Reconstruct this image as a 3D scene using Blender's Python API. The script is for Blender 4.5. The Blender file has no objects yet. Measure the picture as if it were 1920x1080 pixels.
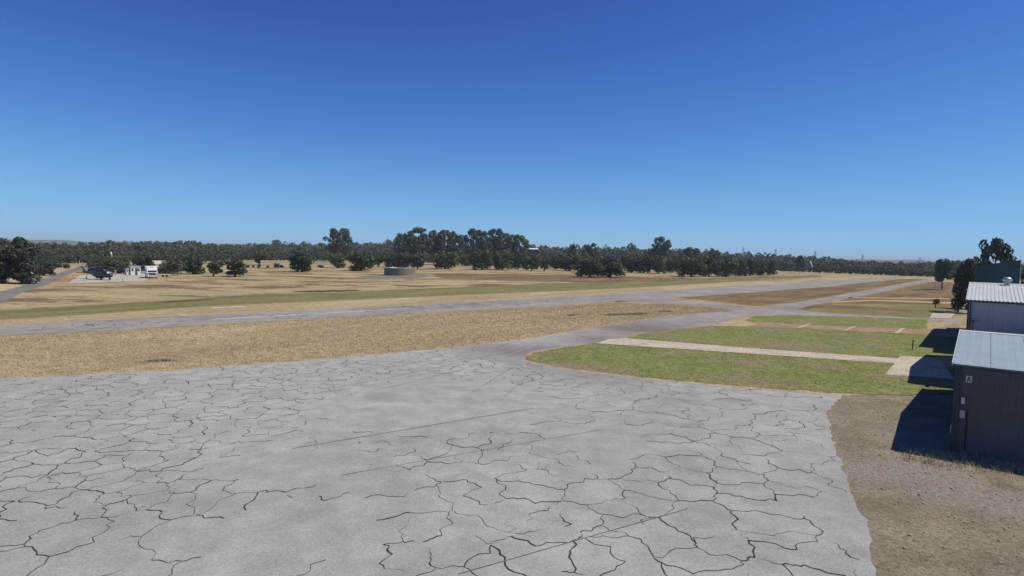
import bpy, bmesh, math, random
import numpy as np
from mathutils import Vector, Matrix
from mathutils.geometry import delaunay_2d_cdt

S = bpy.context.scene
COL = S.collection
rad = math.radians

# ------------------------------------------------------------------ camera
FOC, CAM_H = 1100.0, 10.0                    # focal length in pixels of a 1920 wide frame, height in metres
ROLL = math.atan(.02347)
PITCH = math.atan(64 * math.cos(ROLL) / FOC)
FWD = np.array([0, math.cos(PITCH), -math.sin(PITCH)])
UP0 = np.array([0, math.sin(PITCH), math.cos(PITCH)])
RIGHT = np.array([1., 0, 0]) * math.cos(ROLL) + UP0 * math.sin(ROLL)
UPV = UP0 * math.cos(ROLL) - np.array([1., 0, 0]) * math.sin(ROLL)
CAM = np.array([0, 0, CAM_H])
cd = bpy.data.cameras.new('camera')
cd.sensor_width = 36; cd.lens = 36 * FOC / 1920; cd.clip_start = .1; cd.clip_end = 40000
cam = bpy.data.objects.new('camera', cd); COL.objects.link(cam)
cam.matrix_world = Matrix(((RIGHT[0], UPV[0], -FWD[0], 0), (RIGHT[1], UPV[1], -FWD[1], 0),
                           (RIGHT[2], UPV[2], -FWD[2], CAM_H), (0, 0, 0, 1)))
S.camera = cam

# ------------------------------------------------------------------ sky, sun, exposure
SUN_EL, SUN_AZ = rad(59), rad(92)            # azimuth clockwise from +Y
w = bpy.data.worlds.new('World'); S.world = w; w.use_nodes = True
nt = w.node_tree; bg = nt.nodes['Background']
sky = nt.nodes.new('ShaderNodeTexSky'); sky.sky_type = 'NISHITA'; sky.sun_disc = False
sky.sun_elevation = SUN_EL; sky.sun_rotation = SUN_AZ
sky.air_density = .7; sky.dust_density = 0.0; sky.ozone_density = 6.0; sky.altitude = 0
def vmath(op, a_, b_):                                      # the webcam's contrasty, cool rendering of a clear sky: one response curve for the whole dome
    n_ = nt.nodes.new('ShaderNodeVectorMath'); n_.operation = op
    for i_, x_ in enumerate((a_, b_)):
        if hasattr(x_, 'is_output'): nt.links.new(x_, n_.inputs[i_])
        else: n_.inputs[i_].default_value = x_
    return n_.outputs[0]
sq = vmath('MULTIPLY', sky.outputs[0], sky.outputs[0])
den = vmath('ADD', vmath('MULTIPLY', sq, (1/6, 1/14, 1/18)), (1, 1, 1))
nt.links.new(vmath('MULTIPLY', vmath('DIVIDE', sq, den), (.54, .50, .59)), bg.inputs[0]); bg.inputs[1].default_value = 0.1
sd = bpy.data.lights.new('sun', 'SUN'); sd.energy = 4.6; sd.angle = rad(.53); sd.color = (1, .94, .83)
so = bpy.data.objects.new('sun', sd); COL.objects.link(so)
sv = Vector((math.cos(SUN_EL) * math.sin(SUN_AZ), math.cos(SUN_EL) * math.cos(SUN_AZ), math.sin(SUN_EL)))
so.rotation_euler = sv.to_track_quat('Z', 'Y').to_euler(); so.location = (0, 0, 60)
vs = S.view_settings
vs.view_transform = 'Standard'; vs.look = 'None'; vs.exposure = 0; vs.gamma = 1; vs.use_curve_mapping = False
S.cycles.max_bounces = 5; S.cycles.diffuse_bounces = 3; S.cycles.glossy_bounces = 2
S.cycles.transmission_bounces = 2; S.cycles.transparent_max_bounces = 4; S.cycles.volume_bounces = 0
S.cycles.use_denoising = True

# ------------------------------------------------------------------ helpers
def at(u, v, z=0.0):
    d = FWD + (u - 960) / FOC * RIGHT - (v - 540) / FOC * UPV
    return CAM + d * ((z - CAM_H) / d[2])
def proj(P):
    q = np.asarray(P) - CAM; wv = q @ FWD
    return 960 + FOC * (q @ RIGHT) / wv, 540 - FOC * (q @ UPV) / wv
def horizon(u): return 476 + .02347 * (u - 960)
def tag(o, label=None, cat=None, group=None, kind=None):
    if label: o['label'] = label
    if cat: o['category'] = cat
    if group: o['group'] = group
    if kind: o['kind'] = kind
    return o
def empty(name, loc=(0, 0, 0), rz=0, label=None, cat=None, group=None):
    o = bpy.data.objects.new(name, None); COL.objects.link(o); o.empty_display_size = .3
    o.location = loc; o.rotation_euler = (0, 0, rz)
    return tag(o, label, cat, group)
def link(name, me, parent=None):
    o = bpy.data.objects.new(name, me); COL.objects.link(o); o.parent = parent
    return o
def np_mesh(name, V, F, mat, smooth=False):
    """V (n,3), F (m,k) with constant k"""
    V = np.asarray(V, np.float32); F = np.asarray(F, np.int32)
    me = bpy.data.meshes.new(name); k = F.shape[1]
    me.vertices.add(len(V)); me.vertices.foreach_set('co', V.ravel())
    me.loops.add(F.size); me.loops.foreach_set('vertex_index', F.ravel())
    me.polygons.add(len(F)); me.polygons.foreach_set('loop_start', np.arange(0, F.size, k, dtype=np.int32))
    me.update(calc_edges=True); me.validate()
    if smooth: me.shade_smooth()
    me.materials.append(mat); return me

class MB:
    def __init__(s): s.v = []; s.f = []
    def add(s, V, F):
        n = len(s.v); s.v += [tuple(map(float, p)) for p in V]; s.f += [tuple(i + n for i in f) for f in F]; return s
    def box(s, x0, x1, y0, y1, z0, z1):
        return s.add([(x0,y0,z0),(x1,y0,z0),(x1,y1,z0),(x0,y1,z0),(x0,y0,z1),(x1,y0,z1),(x1,y1,z1),(x0,y1,z1)],
                     [(0,3,2,1),(4,5,6,7),(0,1,5,4),(1,2,6,5),(2,3,7,6),(3,0,4,7)])
    def tube(s, pts, rs, n=8, cap=True):
        pts = [Vector(p) for p in pts]; rings = []
        if not hasattr(rs, '__len__'): rs = [rs] * len(pts)
        for i, p in enumerate(pts):
            d = (pts[min(i+1, len(pts)-1)] - pts[max(i-1, 0)]).normalized()
            a = d.orthogonal().normalized() if i == 0 else (a - d * a.dot(d)).normalized()
            b = d.cross(a)
            rings.append([p + (a * math.cos(t) + b * math.sin(t)) * rs[i] for t in [2*math.pi*k/n for k in range(n)]])
        V = [q for r in rings for q in r]; F = []
        for i in range(len(pts)-1):
            for k in range(n): F.append((i*n+k, i*n+(k+1)%n, (i+1)*n+(k+1)%n, (i+1)*n+k))
        if cap: F += [tuple(range(n))[::-1], tuple(range((len(pts)-1)*n, len(pts)*n))]
        return s.add(V, F)
    def loft(s, rings, cap=True):
        n = len(rings[0]); V = [q for r in rings for q in r]; F = []
        for i in range(len(rings)-1):
            for k in range(n): F.append((i*n+k, i*n+(k+1)%n, (i+1)*n+(k+1)%n, (i+1)*n+k))
        if cap: F += [tuple(range(n))[::-1], tuple(range((len(rings)-1)*n, len(rings)*n))]
        return s.add(V, F)
    def prism(s, poly, axis, a, b):
        """extrude a 2-d polygon along an axis from a to b"""
        def P(p, t): return {'x': (t, p[0], p[1]), 'y': (p[0], t, p[1]), 'z': (p[0], p[1], t)}[axis]
        return s.loft([[P(p, a) for p in poly], [P(p, b) for p in poly]])
    def build(s, name, mat, parent=None, smooth=False, bevel=0):
        me = bpy.data.meshes.new(name); me.from_pydata(s.v, [], s.f); me.update()
        bm = bmesh.new(); bm.from_mesh(me); bmesh.ops.recalc_face_normals(bm, faces=bm.faces)
        if bevel: bmesh.ops.bevel(bm, geom=bm.edges[:], offset=bevel, segments=1, affect='EDGES')
        bm.to_mesh(me); bm.free()
        if smooth: me.shade_smooth()
        me.materials.append(mat); return link(name, me, parent)

# ------------------------------------------------------------------ materials
def mat_new(name):
    m = bpy.data.materials.new(name); m.use_nodes = True
    t = m.node_tree; b = t.nodes['Principled BSDF']; return m, t, b
class G:
    """small node graph helper"""
    def __init__(s, t): s.t = t; s.N = t.nodes; s.L = t.links
    def node(s, ty, **kw):
        n = s.N.new(ty)
        for k, v in kw.items(): setattr(n, k, v)
        return n
    def put(s, sock, v):
        if hasattr(v, 'is_output'): s.L.new(v, sock)
        elif v is not None:
            sock.default_value = v if not (isinstance(v, tuple) and len(v) == 3 and sock.type == 'RGBA') else (*v, 1)
    def pos(s): return s.node('ShaderNodeNewGeometry').outputs['Position']
    def obj(s): return s.node('ShaderNodeTexCoord').outputs['Object']
    def mapping(s, vec, scale=(1,1,1), rot=(0,0,0), loc=(0,0,0)):
        n = s.node('ShaderNodeMapping'); s.put(n.inputs['Vector'], vec)
        n.inputs['Scale'].default_value = scale; n.inputs['Rotation'].default_value = rot; n.inputs['Location'].default_value = loc
        return n.outputs[0]
    def noise(s, vec, scale, detail=4, rough=.55, dist=0):
        n = s.node('ShaderNodeTexNoise'); s.put(n.inputs['Vector'], vec); n.inputs['Scale'].default_value = scale
        n.inputs['Detail'].default_value = detail; n.inputs['Roughness'].default_value = rough; n.inputs['Distortion'].default_value = dist
        return n.outputs['Fac']
    def ramp(s, val, lo, hi, a=0., b=1., smooth=True):
        n = s.node('ShaderNodeMapRange'); n.interpolation_type = 'SMOOTHSTEP' if smooth else 'LINEAR'
        s.put(n.inputs['Value'], val); n.inputs['From Min'].default_value = lo; n.inputs['From Max'].default_value = hi
        n.inputs['To Min'].default_value = a; n.inputs['To Max'].default_value = b; return n.outputs[0]
    def math(s, op, a, b=0.):
        n = s.node('ShaderNodeMath', operation=op); s.put(n.inputs[0], a); s.put(n.inputs[1], b); return n.outputs[0]
    def mix(s, fac, a, b):
        n = s.node('ShaderNodeMix', data_type='RGBA'); s.put(n.inputs[0], fac); s.put(n.inputs[6], a); s.put(n.inputs[7], b); return n.outputs[2]
    def mul(s, col, fac):
        n = s.node('ShaderNodeMix', data_type='RGBA', blend_type='MULTIPLY'); n.inputs[0].default_value = 1
        s.put(n.inputs[6], col); s.put(n.inputs[7], fac); return n.outputs[2]
    def bump(s, h, strength, dist):
        n = s.node('ShaderNodeBump'); s.put(n.inputs['Height'], h); n.inputs['Strength'].default_value = strength
        n.inputs['Distance'].default_value = dist; return n.outputs[0]
    def attr(s, name): return s.node('ShaderNodeAttribute', attribute_name=name)
    def blob(s, vec, c, r, soft=.5):
        n = s.node('ShaderNodeVectorMath', operation='DISTANCE'); s.put(n.inputs[0], vec); n.inputs[1].default_value = c
        return s.ramp(n.outputs['Value'], r, r * (1 - soft))

def flat_mat(name, col, rough=.6, metal=0, var=.15, scale=3., bump=0, spec=.3):
    """painted or plain surface with mottling and grime"""
    m, t, b = mat_new(name); g = G(t); o = g.obj()
    n = g.noise(o, scale, 5, .6); n2 = g.noise(o, scale * 7, 3)
    c = g.mix(g.ramp(n, .3, .7), tuple(x * (1 - var) for x in col), tuple(min(1, x * (1 + var)) for x in col))
    c = g.mix(g.ramp(n2, .4, .75, 0, .25), c, tuple(x * .7 for x in col))
    g.put(b.inputs['Base Color'], c); b.inputs['Roughness'].default_value = rough; b.inputs['Metallic'].default_value = metal
    b.inputs['Specular IOR Level'].default_value = spec
    if bump: g.put(b.inputs['Normal'], g.bump(n2, bump, .02))
    return m
RWY_DIR = math.atan2(.7794, .6265)           # direction of the runway, taxiway and hangar row
def aniso(g, along=.3, rot=RWY_DIR): return g.mapping(g.mapping(g.pos(), rot=(0, 0, -rot)), scale=(along, 1, 1))

def asphalt_mat(name, light, dark, tint=None, streak=.5, stains=(), seam=None):
    m, t, b = mat_new(name); g = G(t); p = g.pos()
    big = g.noise(p, .07, 4, .6); mid = g.noise(p, .6, 5, .6); fine = g.noise(p, 14, 3, .7)
    st = g.noise(aniso(g, .06), .35, 5, .6)
    c = g.mix(g.ramp(big, .35, .65), dark, light)
    c = g.mix(g.ramp(st, .42, .7, 0, streak), c, dark)
    c = g.mul(c, g.mix(g.ramp(mid, .3, .75), (.84, .84, .85), (1.08, 1.08, 1.07)))
    c = g.mul(c, g.mix(g.ramp(fine, .25, .75), (.78, .78, .79), (1.18, 1.18, 1.17)))
    if seam:                                                 # two paving lanes laid at different times
        (ax, ay), (bx, by) = seam; L = math.hypot(bx-ax, by-ay); nx_, ny_ = -(by-ay)/L, (bx-ax)/L
        dp = g.node('ShaderNodeVectorMath', operation='DOT_PRODUCT'); g.put(dp.inputs[0], p); dp.inputs[1].default_value = (nx_, ny_, 0)
        side = g.ramp(g.math('SUBTRACT', dp.outputs['Value'], nx_*ax + ny_*ay), -.05, .05)
        c = g.mul(c, g.mix(side, (.985, .98, .975), (1.03, 1.02, .995)))
        sp = g.noise(p, .9, 2, .5); c = g.mix(g.ramp(sp, .74, .80, 0, .45), c, (.13, .13, .13))
        sp2 = g.noise(g.mapping(p, loc=(17, 3, 0)), .22, 6, .7); c = g.mul(c, g.mix(g.ramp(sp2, .5, .68), (1, 1, 1), (.89, .885, .875)))
    for (cx, cy, r, col, amt) in stains:
        wv = g.node('ShaderNodeVectorMath', operation='ADD'); g.put(wv.inputs[0], p)
        nn = g.node('ShaderNodeTexNoise'); nn.inputs['Scale'].default_value = .15; nn.inputs['Detail'].default_value = 4; g.put(nn.inputs['Vector'], p)
        sc = g.node('ShaderNodeVectorMath', operation='SCALE'); g.put(sc.inputs[0], nn.outputs['Color']); sc.inputs['Scale'].default_value = r * .9
        g.put(wv.inputs[1], sc.outputs[0])
        c = g.mix(g.math('MULTIPLY', g.blob(wv.outputs[0], (cx + r*.45, cy + r*.45, r*.45), r, .8), amt), c, col)
    g.put(b.inputs['Base Color'], c); b.inputs['Roughness'].default_value = .95; b.inputs['Specular IOR Level'].default_value = .06
    g.put(b.inputs['Normal'], g.bump(g.math('ADD', fine, g.math('MULTIPLY', mid, 1.5)), .35, .01))
    return m

def ground_mat():
    m, t, b = mat_new('dry_field_ground'); g = G(t); p = g.pos(); ra = aniso(g, .22)
    za = g.attr('zone_a'); zb = g.attr('zone_b')
    sa = g.node('ShaderNodeSeparateColor'); g.put(sa.inputs[0], za.outputs['Color'])
    sb = g.node('ShaderNodeSeparateColor'); g.put(sb.inputs[0], zb.outputs['Color'])
    n1 = g.noise(ra, .16, 8, .62); n2 = g.noise(p, .9, 7, .7); n3 = g.noise(p, 5, 5, .7); n4 = g.noise(ra, .05, 6, .6)
    n5 = g.noise(g.mapping(p, scale=(.55, 1, 1), rot=(0, 0, .25)), .075, 9, .72); n6 = g.noise(g.mapping(p, scale=(.5, 1, 1), loc=(90, 40, 0)), .12, 8, .7)
    zc = g.attr('zone_c'); sc_ = g.node('ShaderNodeSeparateColor'); g.put(sc_.inputs[0], zc.outputs['Color']); far = sc_.outputs[0]
    def zone(s, amt=.8): return g.ramp(g.math('ADD', s, g.math('MULTIPLY', g.math('SUBTRACT', n1, .5), amt)), .3, .7)
    straw = g.mix(g.ramp(n1, .3, .7), (.325, .255, .15), (.435, .355, .215))
    straw = g.mix(g.ramp(n4, .45, .7, 0, .6), straw, (.235, .18, .105))
    green = g.mix(g.ramp(n1, .3, .7), (.15, .145, .062), (.235, .205, .10))
    brown = g.mix(g.ramp(n1, .35, .65), (.14, .10, .055), (.25, .18, .10))
    weeds = g.mix(g.ramp(n2, .35, .6), (.12, .13, .10), (.22, .22, .17))
    red = g.mix(g.ramp(n2, .3, .7), (.34, .17, .085), (.40, .23, .13))
    sand = g.mix(g.ramp(n1, .3, .7), (.40, .31, .20), (.50, .40, .27))
    straw = g.mix(g.math('MULTIPLY', far, g.ramp(n6, .48, .58, 0, .8)), straw, (.44, .355, .205))
    c = g.mix(zone(sa.outputs[0]), straw, green)
    c = g.mix(zone(sa.outputs[1]), c, brown)
    c = g.mix(g.math('MULTIPLY', far, g.ramp(n5, .50, .57, 0, .9)), c, (.15, .105, .06))
    c = g.mix(g.math('MULTIPLY', far, g.ramp(n1, .5, .62, 0, .6)), c, (.19, .165, .085))
    c = g.mix(zone(sa.outputs[2], 1.2), c, weeds)
    c = g.mix(zone(sb.outputs[0]), c, red)
    c = g.mix(zone(sb.outputs[1], 1.1), c, sand)
    c = g.mix(zone(sb.outputs[2], .7), c, (.085, .075, .04))
    c = g.mul(c, g.mix(g.ramp(n2, .3, .7), (.72, .71, .68), (1.2, 1.2, 1.18)))
    c = g.mul(c, g.mix(g.ramp(n3, .3, .7), (.72, .71, .68), (1.22, 1.22, 1.2)))
    g.put(b.inputs['Base Color'], c); b.inputs['Roughness'].default_value = .95; b.inputs['Specular IOR Level'].default_value = .05
    g.put(b.inputs['Normal'], g.bump(g.math('ADD', n3, g.math('MULTIPLY', n2, 2.)), .6, .12))
    return m

def soil_mat(name, a, bcol, scale=.5, fine=4., bump=.5, third=None, thr=(.5, .7), dark=None):
    m, t, b = mat_new(name); g = G(t); p = g.pos()
    n1 = g.noise(p, scale, 6, .62); n2 = g.noise(p, fine, 5, .7); n3 = g.noise(p, fine * 5, 3, .7); n4 = g.noise(p, scale * .37, 5, .6)
    c = g.mix(g.ramp(n1, .3, .7), a, bcol)
    if third: c = g.mix(g.ramp(n4, thr[0], thr[1]), c, third)
    if dark: c = g.mix(g.ramp(g.noise(g.mapping(p, loc=(31, 7, 0)), scale * 1.3, 8, .75), .55, .68, 0, .5), c, dark)
    c = g.mul(c, g.mix(g.ramp(n2, .3, .7), (.7, .7, .68), (1.22, 1.22, 1.2)))
    c = g.mul(c, g.mix(g.ramp(n3, .3, .7), (.75, .75, .75), (1.2, 1.2, 1.2)))
    g.put(b.inputs['Base Color'], c); b.inputs['Roughness'].default_value = .95; b.inputs['Specular IOR Level'].default_value = .08
    g.put(b.inputs['Normal'], g.bump(g.math('ADD', n3, g.math('MULTIPLY', n2, 2.)), bump, .06))
    return m

def leaf_mat(name, a, bcol, hi=None):
    m, t, b = mat_new(name); g = G(t)
    oi = g.node('ShaderNodeObjectInfo'); p = g.pos()
    n = g.noise(p, .55, 3); n2 = g.noise(p, 2.7, 2)
    c = g.mix(g.ramp(n, .3, .7), a, bcol)
    c = g.mix(g.ramp(n2, .45, .8, 0, .6), c, hi or tuple(x * 1.6 for x in bcol))
    c = g.mul(c, g.mix(oi.outputs['Random'], (.72, .76, .8), (1.35, 1.25, 1.05)))
    g.put(b.inputs['Base Color'], c); b.inputs['Roughness'].default_value = .6; b.inputs['Specular IOR Level'].default_value = .25
    return m
def blade_mat(name, a, bcol):
    m, t, b = mat_new(name); g = G(t); p = g.pos()
    c = g.mix(g.ramp(g.noise(p, .5, 5, .7), .3, .7), a, bcol)
    c = g.mul(c, g.mix(g.ramp(g.noise(p, 9, 2), .3, .7), (.75, .75, .72), (1.2, 1.2, 1.2)))
    g.put(b.inputs['Base Color'], c); b.inputs['Roughness'].default_value = .8; b.inputs['Specular IOR Level'].default_value = .1
    return m

def xy(u, v): q = at(u, v); return float(q[0]), float(q[1])
M = {}
sx5, sy5 = xy(1200, 618); sx6, sy6 = xy(1080, 640)
sx1, sy1 = xy(985, 660); sx2, sy2 = xy(1150, 640); sx3, sy3 = xy(1100, 700); sx4, sy4 = xy(720, 745)
M['apron'] = asphalt_mat('apron_asphalt', (.36, .35, .333), (.315, .307, .293), streak=.25, seam=(xy(548, 842), xy(1000, 766)),
                         stains=((sx1, sy1, 9, (.165, .145, .14), .75), (sx2, sy2, 9, (.15, .13, .125), .7), (sx3, sy3, 8, (.20, .18, .175), .5), (sx4, sy4, 2.2, (.2, .2, .2), .6)))
M['runway'] = asphalt_mat('runway_asphalt', (.33, .305, .275), (.25, .23, .21), streak=.6)
M['taxiway'] = asphalt_mat('taxiway_asphalt', (.33, .30, .265), (.235, .21, .19), streak=.5, stains=((sx5, sy5, 9, (.15, .125, .11), .8), (sx6, sy6, 8, (.16, .14, .125), .6)))
M['road'] = asphalt_mat('road_asphalt', (.215, .20, .18), (.17, .16, .145), streak=.2)
M['crack'] = flat_mat('crack_tar', (.035, .034, .034), .8, 0, .5, .6)
M['seam'] = flat_mat('seam_tar', (.14, .137, .135), .8, 0, .4, 1)
M['concrete'] = soil_mat('concrete', (.40, .35, .27), (.50, .45, .35), .4, 3, .15, (.33, .28, .21), (.5, .75))
M['pale_concrete'] = soil_mat('pale_concrete', (.36, .33, .28), (.48, .45, .39), .4, 3, .15)
M['lawn'] = soil_mat('lawn_turf', (.155, .178, .052), (.23, .228, .088), .3, 1.6, .6, (.235, .20, .12), (.47, .64), (.12, .115, .07))
M['olive'] = soil_mat('olive_turf', (.14, .14, .05), (.22, .19, .08), .25, 2, .6, (.28, .21, .11), (.45, .7))
M['dirt'] = soil_mat('brown_dirt', (.26, .18, .105), (.35, .26, .16), .5, 3, .4)
M['sandy'] = soil_mat('sandy_dirt', (.36, .26, .165), (.46, .35, .23), .5, 3, .4)
M['gravel'] = soil_mat('gravel_dirt', (.19, .155, .11), (.29, .24, .175), .45, 5, .7, (.26, .23, .19), (.48, .62))
M['stone'] = flat_mat('stone', (.29, .245, .19), .9, 0, .4, .7)
M['line'] = soil_mat('worn_white_paint', (.44, .44, .44), (.60, .60, .59), .8, 4, .1, (.34, .34, .34), (.45, .7))
M['white'] = flat_mat('white_paint', (.78, .78, .76), .45, 0, .05)
M['orange'] = flat_mat('red_paint', (.55, .07, .05), .45, 0, .08)
M['roof_pale'] = flat_mat('pale_zinc_roof', (.29, .345, .365), .5, .1, .05, .6)
M['roof_white'] = flat_mat('white_zinc_roof', (.50, .51, .50), .5, .1, .06, .8)
M['flash'] = flat_mat('pale_flashing', (.55, .55, .50), .5, .1, .06)
M['wall_a'] = flat_mat('charcoal_cladding', (.10, .10, .105), .55, 0, .10, .5)
M['wall_b'] = flat_mat('grey_cladding', (.46, .425, .40), .5, 0, .06, .5)
M['wall_c'] = flat_mat('slate_cladding', (.16, .17, .20), .5, 0, .06, .5)
M['wall_d'] = flat_mat('dark_green_cladding', (.035, .075, .08), .5, 0, .08, .4)
M['trim'] = flat_mat('dark_trim', (.06, .06, .07), .5)
M['metal'] = flat_mat('galvanised_steel', (.45, .46, .47), .4, .6, .1)
M['navy'] = flat_mat('navy_paint', (.018, .020, .040), .35, .1, .15, 2, 0, .5)
M['glass'] = flat_mat('dark_glass', (.02, .025, .03), .08, 0, .1, 1, 0, .8)
M['rubber'] = flat_mat('tyre_rubber', (.02, .02, .02), .8)
M['blade'] = flat_mat('rotor_blade', (.10, .10, .11), .5)
M['pale_blade'] = flat_mat('pale_rotor_blade', (.5, .5, .48), .5)
M['cream'] = flat_mat('cream_paint', (.55, .50, .38), .6)
M['teal'] = flat_mat('teal_paint', (.30, .45, .43), .6)
M['bark'] = flat_mat('grey_bark', (.16, .13, .105), .9, 0, .3, 4)
M['pale_bark'] = flat_mat('pale_gum_bark', (.34, .29, .25), .85, 0, .3, 3)
M['leaf_dark'] = leaf_mat('dark_leaf', (.040, .055, .022), (.075, .094, .040))
M['leaf_olive'] = leaf_mat('olive_leaf', (.055, .068, .030), (.095, .110, .052))
M['leaf_gum'] = leaf_mat('gum_leaf', (.050, .066, .042), (.090, .105, .070))
M['leaf_casu'] = leaf_mat('casuarina_needles', (.030, .038, .025), (.050, .060, .040))
M['forest'] = leaf_mat('forest_leaf', (.034, .044, .022), (.062, .074, .037))
M['dry_blade'] = blade_mat('dry_grass_blade', (.44, .355, .22), (.57, .475, .305))
M['green_blade'] = blade_mat('green_grass_blade', (.155, .18, .052), (.255, .255, .098))
M['rib'] = None

# rusty tank sheet: rust on the right, sunlit and shaded halves painted into the colour
def tank_mat():
    m, t, b = mat_new('rusty_zinc_sheet'); g = G(t); o = g.obj()
    st = g.noise(g.mapping(o, scale=(1, 1, .08)), 1.6, 5, .65); n = g.noise(o, .5, 4)
    zinc = g.mix(st, (.12, .10, .08), (.25, .215, .17)); rust = g.mix(st, (.24, .14, .075), (.43, .31, .19))
    c = g.mix(g.ramp(n, .38, .55), rust, zinc)
    sx = g.node('ShaderNodeSeparateXYZ'); g.put(sx.inputs[0], o)
    c = g.mix(g.ramp(sx.outputs['X'], -1.5, .5), g.mix(.85, c, zinc), g.mix(.8, c, rust))  # shaded left painted as darker zinc, sunlit right as lighter rust
    g.put(b.inputs['Base Color'], c); b.inputs['Roughness'].default_value = .65; b.inputs['Metallic'].default_value = .1
    return m
M['tank'] = tank_mat()

# ------------------------------------------------------------------ setting: ground
rng = np.random.default_rng(7); random.seed(7)
def poly_px(pts): return np.array([xy(*p) for p in pts])
def inside(P, X, Y):
    c = np.zeros(X.shape, bool); n = len(P)
    for i in range(n):
        x0, y0 = P[i]; x1, y1 = P[i-1]
        if y0 == y1: continue
        k = ((y0 > Y) != (y1 > Y)) & (X < (x1 - x0) * (Y - y0) / (y1 - y0) + x0); c ^= k
    return c
def seg_dist(P, X, Y):
    d = np.full(X.shape, 1e9); n = len(P)
    for i in range(n):
        a, b = P[i-1], P[i]; ab = b - a; L = max(ab @ ab, 1e-9)
        t = np.clip(((X - a[0]) * ab[0] + (Y - a[1]) * ab[1]) / L, 0, 1)
        d = np.minimum(d, np.hypot(X - a[0] - t * ab[0], Y - a[1] - t * ab[1]))
    return d
def soft_mask(P, X, Y, soft):
    d = seg_dist(P, X, Y); return np.clip(.5 + np.where(inside(P, X, Y), d, -d) / (2 * soft), 0, 1)

tx = np.linspace(-6.5, 6.5, 470); gx = 40 * np.sinh(tx)
ty = np.linspace(-2.4, 6.5, 400); gy = 40 * np.sinh(ty)
X, Y = np.meshgrid(gx, gy); nx, ny = len(gx), len(gy)
V = np.stack([X.ravel(), Y.ravel(), np.zeros(X.size)], 1)
I = (np.arange(ny-1)[:, None] * nx + np.arange(nx-1)[None]).ravel()
Fq = np.stack([I, I+1, I+nx+1, I+nx], 1)
gme = np_mesh('ground', V, Fq, ground_mat())
def zone(polys, soft):
    m = np.zeros(X.shape)
    for P in polys: m = np.maximum(m, soft_mask(poly_px(P), X, Y, soft))
    return m
z_green = zone([[(-300, 618), (0, 600), (400, 574), (800, 556), (1160, 541), (1400, 527), (1540, 520), (1540, 516), (1400, 519), (1160, 527), (960, 534), (700, 545), (400, 558), (0, 582), (-300, 600)]], 4)
z_brown = zone([[(1260, 557), (1400, 549), (1560, 536), (1690, 523), (1740, 523), (1620, 545), (1510, 564), (1420, 575), (1330, 564)],
                [(1490, 574), (1612, 556), (1745, 528), (1790, 530), (1800, 575), (1740, 596), (1500, 582)],
                [(800, 512), (1080, 516), (1330, 522), (1440, 517), (1440, 521), (1200, 530), (1000, 528), (830, 522)]], 4)
z_weed = zone([[(668, 519), (715, 514), (775, 512), (808, 515), (800, 520), (740, 523), (690, 523)]], 3)
z_red = zone([[(86, 534), (128, 517), (150, 514), (150, 522), (112, 533)]], 2)
z_sand = zone([[(-60, 560), (0, 548), (60, 526), (110, 507), (160, 497), (160, 495), (100, 503), (55, 517), (-60, 540)],
               [(425, 616), (480, 612), (490, 620), (430, 624)],
               [(300, 632), (420, 622), (440, 630), (330, 640)],
               [(330, 590), (360, 584), (370, 588), (340, 592)]], 2)
z_dark = zone([[(228, 684), (262, 679), (268, 686), (236, 689)], [(270, 676), (330, 670), (332, 677), (290, 682)], [(165, 683), (188, 681), (190, 686), (170, 687)],
               [(1060, 590), (1090, 588), (1090, 591), (1062, 593)], [(1125, 589), (1215, 586), (1215, 590), (1130, 592)], [(1235, 582), (1262, 583), (1260, 586), (1237, 585)],
               [(1150, 564), (1180, 562), (1182, 565), (1152, 566)], [(550, 546), (660, 543), (690, 545), (600, 548), (552, 548)], [(260, 568), (380, 561), (420, 560), (330, 567)]], .7)
z_far = zone([[(-600, 622), (0, 584), (400, 560), (700, 547), (960, 536), (1160, 529), (1400, 521), (1560, 518), (1750, 518), (2000, 512), (2000, 505), (1700, 497), (960, 480), (0, 460), (-600, 450)],
              [(1250, 559), (1560, 537), (1690, 522), (1745, 524), (1620, 545), (1510, 564), (1430, 575)], [(1490, 579), (1612, 557), (1750, 527), (1850, 530), (1850, 590), (1740, 596)]], 2)
for nm, arr in (('zone_c', (z_far, z_far*0, z_far*0)), ('zone_a', (z_green, z_brown, z_weed)), ('zone_b', (z_red, z_sand, z_dark))):
    a = gme.color_attributes.new(nm, 'FLOAT_COLOR', 'POINT')
    a.data.foreach_set('color', np.stack([*(q.ravel() for q in arr), np.ones(X.size)], 1).astype(np.float32).ravel())
tag(link('ground', gme), kind='structure')

def ragged(pts, step, amp, seed=0, closed=True):
    """a polygon with its sides subdivided and slightly uneven"""
    r = random.Random(seed); out = []; n = len(pts)
    for i in range(n if closed else n - 1):
        a = Vector(pts[i]); b = Vector(pts[(i+1) % n]); L = (b - a).length
        k = max(1, min(160, int(L / step))); nrm = Vector((-(b-a).y, (b-a).x)).normalized() if L else Vector((0, 0))
        for j in range(k): out.append(a.lerp(b, j / k) + nrm * r.uniform(-amp, amp) * (1 if j else .3))
    if not closed: out.append(Vector(pts[-1]))
    return out
def sheet(name, pts, z, mat, step=2., amp=.08, parent=None, kind='structure', seed=1, world=False, thick=0):
    P = ragged([Vector(p) for p in (pts if world else [xy(*p) for p in pts])], step, amp, seed)
    bm = bmesh.new(); vs_ = [bm.verts.new((p.x, p.y, z)) for p in P]; f = bm.faces.new(vs_)
    if f.normal.z < 0 or (f.normal_update() or f.normal.z < 0): f.normal_flip()
    if thick:
        for i in range(len(vs_)):
            pass
    bmesh.ops.triangulate(bm, faces=bm.faces[:], ngon_method='EAR_CLIP')
    me = bpy.data.meshes.new(name); bm.to_mesh(me); bm.free(); me.materials.append(mat)
    o = link(name, me, parent)
    if kind and parent is None: o['kind'] = kind
    return o
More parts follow.
